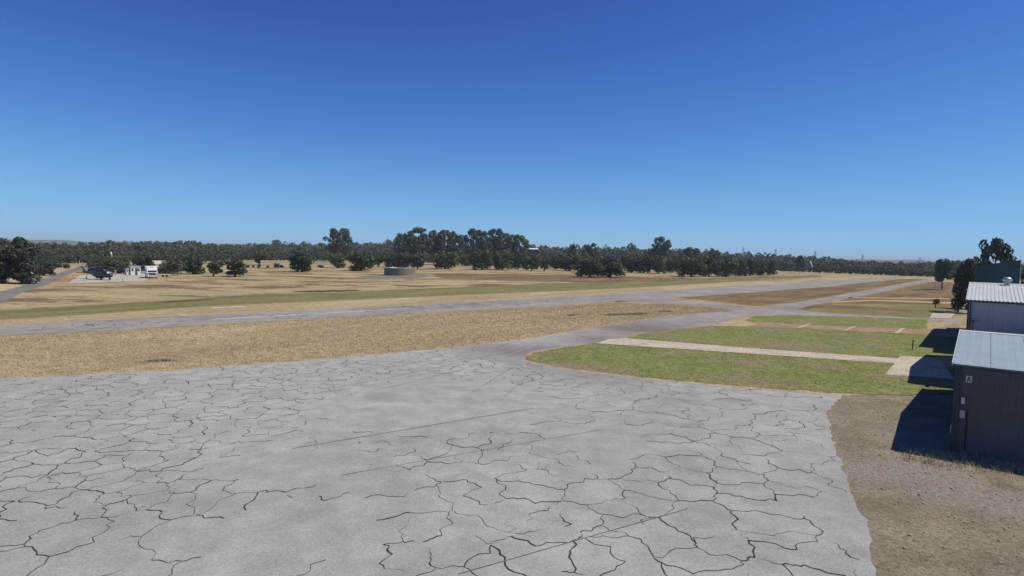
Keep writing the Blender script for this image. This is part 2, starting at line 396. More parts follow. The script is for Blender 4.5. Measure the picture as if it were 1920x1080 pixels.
Z1, Z2, Z3, Z4 = .012, .024, .036, .044

RW_U = [(-420, 634), (0, 610), (400, 590), (800, 570.5), (960, 562), (1160, 550), (1360, 537.5), (1560, 527), (1680, 519.5)]
RW_L = [(1687, 521.5), (1560, 537), (1360, 552), (1260, 559), (1160, 564), (960, 578), (480, 604), (250, 617), (0, 631), (-420, 656)]
runway = sheet('runway', RW_U + RW_L, Z2, M['runway'], 3, .12)
sheet('link_taxiway', [(1150, 562), (1225, 557), (1262, 561.5), (1330, 568), (1400, 574.5), (1436, 578), (1392, 586), (1350, 577), (1260, 569), (1180, 566)], Z1 - .006, M['taxiway'], 2, .25)
TX_U = [(830, 655), (960, 640), (1110, 615), (1260, 592), (1385, 581), (1510, 565), (1610, 547), (1742, 523.5)]
TX_L = [(1748, 526.5), (1610, 556), (1485, 580), (1410, 592), (1325, 610), (1195, 628), (1120, 644)]
sheet('taxiway', TX_U + TX_L + [(985, 672), (840, 672)], Z1, M['taxiway'], 2, .12)
AP = [(-330, 728), (0, 709.5), (300, 697), (640, 671), (830, 654), (985, 636), (1060, 624), (1125, 643), (1055, 651), (1003, 660), (984, 669), (988, 677), (1060, 691), (1200, 708), (1400, 727), (1582, 740), (1550, 775), (1566, 840), (1592, 915), (1626, 985), (1640, 1080)]
APW = [xy(*p) for p in AP] + [(11.0, 6.0), (6, -14), (-60, -14), (-75, 30)]
apron = sheet('apron', APW, Z2, M['apron'], .45, .11, world=True)
road = sheet('access_road', [(-160, 606), (0, 550.5), (43, 535), (86, 521), (120, 509), (160, 499), (225, 484.5), (228, 485.5), (163, 501), (137, 511), (93, 532), (46, 547), (0, 570), (-160, 648)], Z1, M['road'], 3, .2)
sheet('helipad', [(127, 531), (200, 529), (269, 527), (292, 513.5), (208, 512), (150, 516)], Z2, M['pale_concrete'], 5, .03)
# ground on the hangar side
lawn1 = [(1120, 644.5), (1055, 652), (1003, 661), (986, 670), (990, 677), (1060, 691), (1200, 708), (1400, 726), (1582, 739), (1700, 742), (1800, 741), (1800, 690), (1676, 682.5), (1400, 663.5)]
lawn2 = [(1175, 634), (1197, 627.5), (1330, 611), (1420, 612), (1500, 615), (1735, 629), (1810, 633), (1810, 668), (1690, 672), (1400, 652)]
lawn3 = [(1392, 604), (1412, 593), (1480, 591), (1740, 598.5), (1735, 618), (1600, 613), (1450, 606)]
sheet('lawn', lawn1, Z3, M['lawn'], .5, .26)
sheet('lawn', lawn2, Z2, M['lawn'], .9, .2, seed=2)
sheet('lawn', lawn3, Z2, M['lawn'], 1.2, .25, seed=3)
sheet('olive_grass_strip', [(1500, 583), (1530, 577.5), (1660, 583), (1770, 588), (1745, 597), (1600, 593)], Z1, M['olive'], 1.5, .3, seed=4)
sheet('olive_grass_strip', [(1555, 572), (1580, 567), (1735, 571), (1785, 575), (1775, 583), (1680, 579)], Z1, M['olive'], 1.5, .3, seed=5)
PAD = [(1688, 668), (1760, 671.5), (1790, 712), (1712, 706), (1659, 703)]
sheet('sandy_edge', [(1120, 643), (1055, 650.5), (1000, 659.5), (981, 670), (986, 679), (1060, 693), (1200, 710), (1400, 729), (1582, 742), (1620, 741), (1582, 736), (1400, 723), (1200, 705), (1060, 688), (996, 676), (992, 671), (1010, 662), (1060, 653)], Z2 + .005, M['sandy'], .35, .16)
cpath = sheet('concrete_path', [(1118, 644), (1140, 636.5), (1175, 634.5), (1400, 652.5), (1688, 672.5), (1680, 682), (1400, 663)], Z3, M['concrete'], 3, .04)
sheet('concrete_pad', PAD, Z4, M['concrete'], 3, .03)
dirt_strip = sheet('dirt_path', [(1335, 610.5), (1360, 604), (1405, 603.5), (1500, 608.5), (1620, 614), (1745, 618), (1790, 606), (1806, 618), (1745, 628.5), (1600, 621), (1500, 616), (1420, 613)], Z3, M['dirt'], 1.5, .2)
sheet('sandy_patch', [(1334, 611), (1362, 603.5), (1400, 602.5), (1420, 608), (1395, 613)], Z4, M['sandy'], 1, .25)
sheet('concrete_pad', [(1750, 585.5), (1793, 587), (1781, 597), (1742, 596)], Z3, M['concrete'], 3, .04)
sheet('sealed_path', [(1410, 592.5), (1485, 579.5), (1530, 585), (1640, 592), (1745, 597), (1800, 600), (1800, 606), (1740, 600), (1600, 594.5), (1480, 591.5)], Z1 + .004, M['taxiway'], 2, .15)
for i, (a, b, c_, d_) in enumerate([((1494, 614.5), (1516, 607), (1521, 607.3), (1500, 615)), ((1580, 620), (1600, 611.8), (1606, 612), (1587, 620.3)), ((1676, 625), (1690, 616), (1697, 616.2), (1684, 625.4))]):
    sheet('path_slab', [a, b, c_, d_], Z4, M['concrete'], 2, .02, parent=dirt_strip)
sheet('sandy_track', [(1560, 565), (1640, 562), (1790, 567), (1790, 569.5), (1640, 564.5), (1560, 567.5)], Z1, M['sandy'], 2, .3)
sheet('sandy_track', [(1590, 557.5), (1780, 559), (1780, 561), (1590, 559)], Z1, M['sandy'], 2, .3)
GR = [xy(*p) for p in [(1582, 740.5), (1700, 743), (1800, 742)]] + [(60, 44), (60, -14), (6, -14), (11, 6)] + [xy(*p) for p in [(1600, 1080), (1586, 985), (1556, 915), (1530, 840), (1525, 775), (1555, 742)]]
gravel = sheet('gravel_ground', GR, Z1, M['gravel'], .8, .12, world=True)
# painted lines on the runway
for k, (a, b) in enumerate([((396, 599.2), (766, 578.6)), ((20, 619.3), (78, 616.2)), ((985, 566.8), (1160, 556.4)), ((1290, 548.6), (1400, 541.7))]):
    A = Vector(xy(*a)); B = Vector(xy(*b)); n_ = Vector((-(B-A).y, (B-A).x)).normalized() * (.3 if k == 0 else .15)
    sheet('painted_line', [A+n_, B+n_, B-n_, A-n_], Z3, M['line'], 1.5, .05, parent=runway, world=True, seed=k)
for (u0, v0, u1, v1, lab) in [(395, 577.6, 460, 575, 'worn white flush edge marker, leftmost beyond the runway'),
                         (747, 561, 768, 560, 'worn white flush edge marker beyond the runway below the water tank'),
                         (996, 550.8, 1028, 549.4, 'worn white flush edge marker beyond the runway below the paddock trees')]:
    A = Vector(xy(u0, v0)); B = Vector(xy(u1, v1)); n_ = Vector((-(B-A).y, (B-A).x)).normalized() * .55
    o = sheet('runway_edge_marker', [A+n_, B+n_, B-n_, A-n_], Z2, M['line'], 1, .12, kind=None, world=True)
    tag(o, lab, 'marker', 'white markers along the far runway edge')

# pavement cracks: a branching network of tar-dark openings
def crack_net():
    r = random.Random(11); apw = np.array(APW)
    def spacing(u, v): return 1.25 if (u < 760 or v < 735) and v < 960 else 1.95
    pts = []
    y = 14.0
    while y < 62:
        x = -62.0
        while x < 30:
            u, v = proj((x, y, 0)); s = spacing(u, v)
            if r.random() < (1.25 / s) ** 2: pts.append(Vector((x + r.uniform(-.62, .62), y + r.uniform(-.62, .62))))
            x += 1.25
        y += 1.25
    co, ed, fa, *_ = delaunay_2d_cdt(pts, [], [], 0, 1e-6)
    cc = []
    for f in fa:
        a, b, c = (co[i] for i in f); d = 2 * (a.x*(b.y-c.y) + b.x*(c.y-a.y) + c.x*(a.y-b.y))
        if abs(d) < 1e-6: cc.append(None); continue
        q = Vector(((a.length_squared*(b.y-c.y) + b.length_squared*(c.y-a.y) + c.length_squared*(a.y-b.y)) / d,
                    (a.length_squared*(c.x-b.x) + b.length_squared*(a.x-c.x) + c.length_squared*(b.x-a.x)) / d))
        g = (a + b + c) / 3; q = g + (q - g) * min(1, 2.5 / max(1e-6, (q - g).length)); cc.append(q)
    em = {}
    for i, f in enumerate(fa):
        for k in range(3): em.setdefault(tuple(sorted((f[k], f[(k+1) % 3]))), []).append(i)
    clean = [(820, 765, 215, 52, .02), (560, 868, 150, 40, .06), (1120, 830, 90, 32, .1), (570, 1000, 160, 60, .08), (700, 925, 90, 40, .15), (640, 815, 70, 25, .15),
             (1050, 655, 110, 22, .1), (1130, 690, 90, 14, .35)]
    V, F = [], []
    for (_, t) in em.items():
        if len(t) != 2 or cc[t[0]] is None or cc[t[1]] is None: continue
        a, b = cc[t[0]], cc[t[1]]; mid = (a + b) / 2; L = (b - a).length
        if L < .15 or not inside(apw, np.array([mid.x]), np.array([mid.y]))[0]: continue
        if not (inside(apw, np.array([a.x]), np.array([a.y]))[0] and inside(apw, np.array([b.x]), np.array([b.y]))[0]): continue
        if mid.y < 12: continue
        u, v = proj((mid.x, mid.y, 0)); keep = .88
        for (cu, cv, ru, rv, kk) in clean:
            e = ((u-cu)/ru)**2 + ((v-cv)/rv)**2
            if e < 1: keep = min(keep, kk)
            elif e < 1.5: keep = min(keep, .4)
        if r.random() > keep: continue
        n = max(5, int(L / .22)); d = (b - a) / L; nr = Vector((-d.y, d.x))
        amp = L * r.uniform(.05, .14); ph = [r.uniform(0, 6.28) for _ in range(3)]; fr = [r.uniform(.6, 1.2), r.uniform(1.5, 3), r.uniform(4, 7)]
        w0 = r.choice((.008, .011, .014, .018, .026)) * (1.12 if v > 860 else 1)
        if r.random() < .25: a_end = r.uniform(.5, .85)
        else: a_end = 1
        base = len(V)
        for j in range(n + 1):
            s = j / n * a_end; win = math.sin(math.pi * j / n) ** .5 if j not in (0, n) else 0
            off = amp * win * (math.sin(ph[0] + fr[0]*6.28*s) + .45 * math.sin(ph[1] + fr[1]*6.28*s) + .3 * math.sin(ph[2] + fr[2]*6.28*s)) + r.uniform(-.035, .035) * win
            p = a + d * (L * s) + nr * off
            ww = w0 * r.uniform(.65, 1.35) * (1 if a_end == 1 else max(.15, 1 - (j / n) ** 2))
            V += [(p.x + nr.x*ww, p.y + nr.y*ww, Z3), (p.x - nr.x*ww, p.y - nr.y*ww, Z3)]
        for j in range(n): F.append((base+2*j, base+2*j+1, base+2*j+3, base+2*j+2))
    return V, F
cv, cf = crack_net()
o = link('crack_network', np_mesh('crack_network', cv, cf, M['crack']), apron); o['kind'] = 'stuff'
def runway_cracks():
    r = random.Random(4); V, F = [], []; P = np.array([xy(*p) for p in RW_U[1:6]] + [xy(*p) for p in RW_L[4:9]])
    lo, hi = P.min(0), P.max(0); d0 = Vector((math.cos(RWY_DIR), math.sin(RWY_DIR)))
    while len(F) < 1500:
        p = Vector((r.uniform(lo[0], hi[0]), r.uniform(lo[1], hi[1]))); a = RWY_DIR + r.choice((r.gauss(1.57, .5), r.gauss(0, .3))); n = r.randint(4, 9)
        q = p + Vector((math.cos(a), math.sin(a))) * n * .45
        if not inside(P, np.array([p.x, q.x]), np.array([p.y, q.y])).all(): continue
        b = len(V); w_ = r.uniform(.02, .05)
        for j in range(n + 1):
            nr = Vector((-math.sin(a), math.cos(a))) * w_ * (1 if 0 < j < n else .3); V += [(p.x+nr.x, p.y+nr.y, Z3+.004), (p.x-nr.x, p.y-nr.y, Z3+.004)]
            a += r.gauss(0, .35); p = p + Vector((math.cos(a), math.sin(a))) * .45
        for j in range(n): F.append((b+2*j, b+2*j+1, b+2*j+3, b+2*j+2))
    o_ = link('crack_network', np_mesh('crack_network', V, F, M['crack']), runway); o_['kind'] = 'stuff'
runway_cracks()
M['tyre'] = asphalt_mat('tyre_rubber_film', (.31, .295, .28), (.28, .265, .25), streak=.2)
for k, line in enumerate([[(1110, 622), (1030, 650), (960, 690), (880, 740)], [(1130, 622), (1055, 652), (1000, 695), (940, 750)], [(1060, 628), (960, 655), (820, 690), (640, 725)], [(1075, 627), (975, 658), (850, 697), (680, 738)]]):
    W2 = [Vector(xy(*p)) for p in line]; pts = []
    for i in range(25):                                     # smooth curve through the four points
        t = i / 24 * 3; j = min(2, int(t)); f_ = t - j; p0, p1, p2, p3 = W2[max(0, j-1)], W2[j], W2[j+1], W2[min(3, j+2)]
        pts.append(.5 * ((2*p1) + (p2-p0)*f_ + (2*p0 - 5*p1 + 4*p2 - p3)*f_*f_ + (3*p1 - p0 - 3*p2 + p3)*f_**3))
    V, F = [], []
    for i, p in enumerate(pts):
        d = (pts[min(24, i+1)] - pts[max(0, i-1)]).normalized(); n_ = Vector((-d.y, d.x)) * .11 * math.sin(math.pi * (i + .5) / 25.5) ** .5
        V += [(p.x+n_.x, p.y+n_.y, Z3 - .004), (p.x-n_.x, p.y-n_.y, Z3 - .004)]
    for i in range(24): F.append((2*i, 2*i+1, 2*i+3, 2*i+2))
    link('tyre_mark', np_mesh('tyre_mark', V, F, M['tyre']), apron)
for k, (a, b, wd) in enumerate([((548, 842), (1000, 766), .024), ((640, 892), (1130, 806), .014), ((860, 1078), (1290, 955), .02)]):
    A = Vector(xy(*a)); B = Vector(xy(*b)); n_ = Vector((-(B-A).y, (B-A).x)).normalized() * wd
    sheet('paving_seam', [A+n_, B+n_, B-n_, A-n_], Z3 + .003, M['seam'], .8, wd * .5, parent=apron, world=True, seed=k)

# ------------------------------------------------------------------ hills
def hills():
    us = np.linspace(-700, 2700, 400); D = 5200.; Vv, Ff = [], []
    for i, u in enumerate(us):
        h = 4.0 * math.exp(-((u-470)/330)**2) + 1.5 * math.exp(-((u-130)/120)**2) + 3*math.exp(-((u-1500)/500)**2) + .9*math.sin(u/37.) + .6*math.sin(u/17.+1) + 1.5
        d = FWD + (u - 960) / FOC * RIGHT; d = d / math.hypot(d[0], d[1]); hh = 10 + max(1, h) * D / FOC
        for k, (dd, zz) in enumerate(((D-500, -1), (D-150, hh*.75), (D, hh), (D+600, hh*.7), (D+1500, -1))): Vv.append((d[0]*dd, d[1]*dd, zz))
    for i in range(len(us)-1):
        for k in range(4): Ff.append((i*5+k, i*5+5+k, i*5+6+k, i*5+k+1))
    return Vv, Ff
hv, hf = hills(); tag(link('hills', np_mesh('hills', hv, hf, soil_mat('bush_hillside', (.05, .065, .03), (.09, .095, .05), .01, .05, .2), True)), kind='structure')

# ------------------------------------------------------------------ hangars on the right
P0 = at(1782, 848); HANG_RZ = RWY_DIR
def ribbed(a, b, pitch, depth, dirs):
    """profile along one axis: list of (t, offset)"""
    n = max(1, int(round((b - a) / pitch))); p = (b - a) / n; out = []
    for i in range(n):
        t = a + i * p; out += [(t, 0), (t + p*.55, 0), (t + p*.65, depth), (t + p*.9, depth)]
    out.append((b, 0)); return out
def hangar(name, w0, w1, setback, length, eave, ridge, wall, roof, label, rib_wall=.3, rib_roof=.25, sheets=0):
    r = empty(name, (P0[0] + math.cos(HANG_RZ)*w0, P0[1] + math.sin(HANG_RZ)*w0, 0), HANG_RZ, label, 'hangar')
    W = w1 - w0; y0, y1 = -setback - length, -setback      # local x runs away from the camera, y towards the runway
    for xx, sg in ((0, -1), (W, 1)):                       # two long walls with ribbed cladding
        pr = ribbed(y0, y1, rib_wall, .025, None); V, F = [], []
        for (t, off) in pr: V += [(xx + sg*off, t, 0), (xx + sg*off, t, eave)]
        for i in range(len(pr)-1): F.append((2*i, 2*i+2, 2*i+3, 2*i+1))
        MB().add(V, F).build('side_wall', wall, r)
    for yy in (y0, y1): MB().prism([(0.02, 0), (W-.02, 0), (W-.02, eave-.02), (W/2, ridge-.02), (.02, eave-.02)], 'y', yy - .03 if yy == y0 else yy - .06, yy + .0).build('gable_wall', wall, r)
    ov = .12
    for (xa, za, xb, zb) in ((-ov, eave + .02 - ov*(ridge-eave)/(W/2), W/2, ridge + .03), (W + ov, eave + .02 - ov*(ridge-eave)/(W/2), W/2, ridge + .03)):
        if sheets and xa < 0:
            k = sheets; step = (length + .3) / k
            for i in range(k):
                pr = ribbed(y0 - .15 + i*step, y0 - .15 + (i+1)*step - .014, .5, .006, None); V, F = [], []
                jz = random.uniform(0, .006)
                for (t, off) in pr: V += [(xa, t, za + off + jz), (xb, t, zb + off + jz)]
                for j in range(len(pr)-1): F.append((2*j, 2*j+1, 2*j+3, 2*j+2))
                MB().add(V, F).build('roof_sheet', roof, r)
            MB().add([(xa+.01, y0-.15, za-.03), (xb, y0-.15, zb-.03), (xb, y1+.15, zb-.03), (xa+.01, y1+.15, za-.03)], [(0,1,2,3)]).build('roof_underlay', M['trim'], r)
        else:
            pr = ribbed(y0 - .15, y1 + .15, rib_roof, .04, None); V, F = [], []
            for (t, off) in pr: V += [(xa, t, za + off), (xb, t, zb + off)]
            for j in range(len(pr)-1): F.append((2*j, 2*j+1, 2*j+3, 2*j+2))
            MB().add(V, F).build('roof_slope', roof, r)
    MB().prism([(W/2-.25, ridge+.035), (W/2, ridge+.09), (W/2+.25, ridge+.035), (W/2, ridge+.05)], 'y', y0-.16, y1+.16).build('ridge_cap', M['flash'], r)
    gz = eave - .02
    MB().box(-ov-.13, -ov+.0, y0-.1, y1+.1, gz-.13, gz).build('gutter', M['trim'], r)
    sl = (ridge - eave) / (W/2)
    for yy in (y1,):                                        # barge flashing along the front verge
        MB().loft([[(-ov, yy+.15, eave-.12), (-ov, yy+.19, eave-.12), (-ov, yy+.19, eave+.07), (-ov, yy+.15, eave+.07)],
                   [(W/2, yy+.15, ridge-.10), (W/2, yy+.19, ridge-.10), (W/2, yy+.19, ridge+.1), (W/2, yy+.15, ridge+.1)],
                   [(W+ov, yy+.15, eave-.12), (W+ov, yy+.19, eave-.12), (W+ov, yy+.19, eave+.07), (W+ov, yy+.15, eave+.07)]]).build('barge_flashing', M['flash'], r)
    MB().box(-.045, .07, y1-.06, y1+.03, 0, eave-.05).build('corner_flashing', M['trim'], r)
    MB().tube([(-.1, y1-.16, 0.1), (-.1, y1-.16, eave-.2)], .045, 8).build('downpipe', M['trim'], r)
    # sliding doors on the front, in leaves
    nl = max(4, int(W / 4)); lw = (W - 1.2) / nl
    for i in range(nl):
        d = MB().box(.6 + i*lw, .6 + (i+1)*lw - .03, y1 + .01 + (i % 2)*.06, y1 + .05 + (i % 2)*.06, .05, eave - .5).build('door_leaf', wall, r)
        MB().box(.6 + i*lw + .15, .6 + i*lw + .2, y1 + .05 + (i % 2)*.06, y1 + .1 + (i % 2)*.06, .9, 1.3).build('door_handle', M['metal'], d)
    return r
hA = hangar('hangar', 0, 19.7, 0, 26, 4.75, 5.62, M['wall_a'], M['roof_pale'], 'low charcoal hangar nearest the camera with pale zinc roof and A sign', sheets=17)
hB = hangar('hangar', 22.4, 42.2, 0, 30, 7.1, 8.25, M['wall_b'], M['roof_white'], 'taller grey hangar with white ribbed roof behind the low charcoal one', rib_roof=.26)
hC = hangar('hangar', 44.6, 78, 0, 30, 6.2, 7.4, M['wall_c'], M['roof_white'], 'slate hangar mostly hidden behind the white ribbed roof')
# dark green hall standing further back: its top edge climbs to the right
def hall():
    q = at(1826, 560); r = empty('aircraft_hall', (P0[0], P0[1], 0), HANG_RZ, 'tall dark green hall rising above the hangar roofs', 'hangar')
    Wl = MB()
    x0, x1 = 50., 76.; yl, yr = [min(np.linspace(0, -40, 900), key=lambda y_: abs(proj((P0[0] + math.cos(HANG_RZ)*x0 - math.sin(HANG_RZ)*y_, P0[1] + math.sin(HANG_RZ)*x0 + math.cos(HANG_RZ)*y_, 9.9))[0] - uu)) for uu in (1819, 1913)]
    V, F = [], []
    for (t, off) in ribbed(yr, yl, .35, .03, None):
        h = 9.75 + (yl - t) / (yl - yr) * .85; V += [(x0 - off, t, 0), (x0 - off, t, h)]
    for i in range(len(V)//2 - 1): F.append((2*i, 2*i+2, 2*i+3, 2*i+1))
    MB().add(V, F).build('side_wall', M['wall_d'], r)
    MB().add([(x0, yl, 0), (x1, yl, 0), (x1, yl, 9.75), (x0, yl, 9.75)], [(0,1,2,3)]).build('front_wall', M['wall_d'], r)
    MB().add([(x0, yr, 0), (x1, yr, 0), (x1, yr, 10.6), (x0, yr, 10.6)], [(0,1,2,3)]).build('rear_wall', M['wall_d'], r)
    MB().loft([[(x0-.1, yl+.1, 9.74), (x1, yl+.1, 9.74), (x1, yl+.1, 9.82), (x0-.1, yl+.1, 9.82)], [(x0-.1, yr-.1, 10.6), (x1, yr-.1, 10.6), (x1, yr-.1, 10.68), (x0-.1, yr-.1, 10.68)]]).build('roof', M['wall_d'], r)
    MB().box(x0-.06, x0+.06, yr-.06, yr-.02, 0, 10.55).build('corner_flashing', M['metal'], r)
hall()
# details on the near hangar: sign with the letter, lamp, conduit, tap box
def wall_y(u):                                              # local y on the near wall for a picture column
    e = np.array([math.sin(HANG_RZ), -math.cos(HANG_RZ)]); best = None
    for s in np.linspace(0, 12, 600):
        uu, _ = proj((P0[0] + e[0]*s, P0[1] + e[1]*s, 3)); 
        if best is None or abs(uu - u) < best[0]: best = (abs(uu - u), s)
    return -best[1]
ys = wall_y(1814)
sg = MB().box(-.07, -.03, ys-.13, ys+.13, 3.86, 4.2).build('letter_sign', M['flash'], hA)
MB().prism([(ys+.09, 3.90), (ys+.05, 3.90), (ys, 4.08), (ys-.05, 3.90), (ys-.09, 3.90), (ys-.02, 4.16), (ys+.02, 4.16)], 'x', -.078, -.0705).build('letter', M['rubber'], sg)
MB().box(-.077, -.071, ys-.045, ys+.045, 3.96, 3.99).build('letter', M['rubber'], sg)
yl_ = wall_y(1806)
MB().box(-.16, -.03, yl_-.08, yl_+.08, 2.7, 3.05).build('wall_lamp', M['flash'], hA, bevel=.02)
MB().box(-.1, -.03, yl_-.12, yl_+.1, 1.95, 2.35).build('meter_box', M['wall_b'], hA, bevel=.01)
MB().tube([(-.06, yl_-.2, .3), (-.06, yl_-.2, 2.4)], .025, 6).build('conduit', M['rubber'], hA)
# turbine ventilator on the ridge of the second hangar
def ventilator():
    yv = None
    for s in np.linspace(0, 25, 800):
        e = (math.sin(HANG_RZ), -math.cos(HANG_RZ)); px = P0[0] + math.cos(HANG_RZ)*32.3 + e[0]*s; py = P0[1] + math.sin(HANG_RZ)*32.3 + e[1]*s
        u, _ = proj((px, py, 8.5))
        if yv is None or abs(u - 1888) < yv[0]: yv = (abs(u - 1888), s)
    y = -yv[1]; x = 9.2
    MB().tube([(x, y, 8.1), (x, y, 8.5)], .2, 12).build('ventilator_neck', M['metal'], hB)
    b = MB(); b.tube([(x, y, 8.46), (x, y, 8.52), (x, y, 8.66), (x, y, 8.8), (x, y, 8.9), (x, y, 8.94)], [.2, .3, .36, .34, .22, .08], 14)
    head = b.build('ventilator_head', M['metal'], hB, smooth=True)
    for k in range(14):
        a = k / 14 * 2 * math.pi; c, s_ = math.cos(a), math.sin(a)
        MB().tube([(x + c*.31, y + s_*.31, 8.52), (x + c*.385, y + s_*.385, 8.68), (x + c*.24, y + s_*.24, 8.9)], .014, 4).build('ventilator_vane', M['flash'], head)
ventilator()
# pole and link beam in the gap between the two near hangars
gp = empty('gap_pole', (P0[0] + math.cos(HANG_RZ)*20.9, P0[1] + math.sin(HANG_RZ)*20.9, 0), HANG_RZ, 'steel pole and beam in the gap between the low and tall hangars', 'pole')
MB().tube([(0, -.4, 0), (0, -.4, 5.6)], .05, 8).build('pole', M['trim'], gp)
MB().box(0, 1.5, -.5, -.3, 5.4, 5.6).build('beam', M['trim'], gp)

# ------------------------------------------------------------------ small things near the hangars
tp = at(1711, 656)
t_ = empty('garden_tap', tp, 0, 'black standpipe tap on the green lawn beside the hangar shadow', 'tap')
MB().tube([(0, 0, 0), (0, 0, 1.12)], .06, 8).build('post', M['trim'], t_)
MB().tube([(0, 0, 1.0), (.22, 0, 1.05), (.34, 0, .97)], .035, 8).build('spout', M['trim'], t_)
MB().box(-.06, .06, -.06, .06, 1.12, 1.2).build('handle', M['metal'], t_)
pk = at(1704, 866)
p_ = empty('leaning_stake', pk, 0, 'thin rusty stake leaning in the dirt before the charcoal hangar', 'stake')
MB().tube([(0, 0, -.05), (.24, .25, .62)], .018, 6).build('shaft', M['bark'], p_)
MB().tube([(.1, .1, .26), (.5, .3, .42)], .009, 5).build('wire', M['bark'], p_)
for (u, v, h, lab) in [(1754, 577, 1.6, 'dark marker post beside the shrub on the far strips')]:
    q = at(u, v); e_ = empty('marker_post', q, 0, lab, 'post')
    MB().box(-.08, .08, -.08, .08, 0, h).build('post', M['trim'], e_); MB().box(-.16, .16, -.1, .1, h, h + .25).build('cap', M['trim'], e_)

# ------------------------------------------------------------------ trees
def leaves(r, blobs, n, size, flat=.55, up=.15, shell=(.72, 1.08)):
    C_ = np.array([b[0] for b in blobs]); Rr = np.array([b[1] for b in blobs])
    k = r.choice(len(blobs), n, p=Rr**2 / (Rr**2).sum()); d = r.normal(size=(n, 3)); d[:, 2] += up; d /= np.linalg.norm(d, axis=1)[:, None]
    p = C_[k] + d * (Rr[k] * r.uniform(*shell, n))[:, None]
    nm = d + r.normal(size=(n, 3)) * flat; nm /= np.linalg.norm(nm, axis=1)[:, None]
    a = np.cross(nm, r.normal(size=(n, 3))); a /= np.linalg.norm(a, axis=1)[:, None]; b = np.cross(nm, a)
    s = size * r.uniform(.6, 1.35, n)[:, None]; a = a * s; b = b * s * .7
    V = np.stack([p - a, p - b, p + a, p + b], 1).reshape(-1, 3)
    return V, np.arange(4 * n).reshape(-1, 4)
def unit_fit(V):                                            # crown to unit width and unit height
    return V
def make_tree(kind, seed):
    """unit tree: height 1, crown width 1"""
    r = np.random.default_rng(seed); bl = []; limbs = MB()
    if kind == 'round':
        for i in range(34):
            a = r.uniform(0, 6.283); z = .1 + .8 * (i + r.uniform(0, 1)) / 34
            q = .37 * (1 - (abs(z - .45) / .56) ** 2.6) ** .5 * r.uniform(.45, 1)
            bl.append(((q*math.cos(a), q*math.sin(a), z), r.uniform(.10, .165)))
        bl += [((.03, 0, .3), .24), ((0, .02, .55), .26)]
        n, sz, tr = 3400, .034, .05; top = .6
    elif kind == 'vase':
        for _ in range(30):
            a = r.uniform(0, 6.283); z = r.uniform(.16, .88); q = r.uniform(.08, .4) * (.5 + z*.6)
            bl.append(((q*math.cos(a), q*math.sin(a), z), r.uniform(.08, .14)))
        n, sz, tr = 2600, .034, .045; top = .7
    elif kind == 'gum':
        for _ in range(64):
            a = r.uniform(0, 6.283); z = r.uniform(.3, .92); q = .4 * r.uniform(.15, 1) ** .7 * min(1, (z - .12) / .35) * (1 - max(0, (z - .6) / .36) ** 2.2) ** .5
            bl.append(((q*math.cos(a), q*math.sin(a), z), r.uniform(.05, .095)))
        n, sz, tr = 5200, .024, .035; top = .8
    elif kind == 'casu':
        for _ in range(42):
            a = r.uniform(0, 6.283); z = r.uniform(.1, .93); q = r.uniform(0, .34) * math.sin(math.pi * min(1, max(.1, (z + .12) / 1.12))) ** .6
            bl.append(((q*math.cos(a), q*math.sin(a), z), r.uniform(.07, .13)))
        n, sz, tr = 4500, .026, .03; top = .85
    elif kind == 'open':
        for _ in range(26):
            a = r.uniform(0, 6.283); z = r.uniform(.34, .9); q = r.uniform(.05, .37) * math.sin(math.pi * min(1, max(.15, (z - .2) / .8))) ** .5
            bl.append(((q*math.cos(a), q*math.sin(a), z), r.uniform(.08, .14)))
        n, sz, tr = 2600, .03, .04; top = .75
    V, F = leaves(r, bl, n, sz); leafm = {'round': 'leaf_dark', 'vase': 'leaf_olive', 'gum': 'leaf_gum', 'casu': 'leaf_casu', 'open': 'leaf_gum'}[kind]
    V[:, 2] = np.clip(V[:, 2], .012, None)
    V[:, 2] *= 1 / np.percentile(V[:, 2], 99.6); wd = np.percentile(np.hypot(V[:, 0], V[:, 1]), 95); V[:, :2] *= .5 / wd
    crown = np_mesh('crown', V, F, M[leafm])
    lean = r.normal(size=2) * .02
    limbs.tube([(0, 0, -.01), (lean[0], lean[1], top*.4), (lean[0]*2, lean[1]*2, top)], [tr, tr*.75, tr*.25], 7)
    for i in range(5):
        b = bl[r.integers(len(bl))][0]; z0 = r.uniform(.2, .5) * top
        limbs.tube([(lean[0], lean[1], z0), (b[0]*.5, b[1]*.5, z0 + (b[2]-z0)*.6), (b[0]*.85, b[1]*.85, b[2])], [tr*.5, tr*.35, tr*.12], 5)
    tm = bpy.data.meshes.new('trunk'); tm.from_pydata(limbs.v, [], limbs.f); tm.update(); tm.shade_smooth()
    tm.materials.append(M['pale_bark' if kind in ('gum', 'open') else 'bark'])
    return tm, crown
PROTO = {k: [make_tree(k, 100*i + j) for j in range(n)] for i, (k, n) in enumerate((('round', 6), ('vase', 2), ('gum', 5), ('casu', 3), ('open', 2)))}
tcount = 0
def tree(name, u, v, wpx, vtop, kind, label, group, cat='tree', dist=None):
    """stand a tree with its base at a picture position and give it its real size"""
    global tcount
    q = at(u, v)
    if dist:
        d = FWD + (u - 960) / FOC * RIGHT; d = d / (d @ FWD); q = CAM + d * dist; q[2] = 0
    D = (q - CAM) @ FWD; h = CAM_H + (horizon(u) - vtop) * D / FOC; wd = wpx * D / FOC * {'gum': 1.28 if u < 1050 else 1.0, 'round': 1.13, 'casu': 1.15 if u < 100 else 1}.get(kind, 1)
    pr = PROTO[kind][tcount % len(PROTO[kind])]; tcount += 1
    r = empty(name, (q[0], q[1], 0), random.uniform(0, 6.28), label, cat, group); r.scale = (wd, wd, h)
    link('trunk', pr[0], r); link('crown', pr[1], r)
    return r
PT = 'trees scattered over the dry paddock'
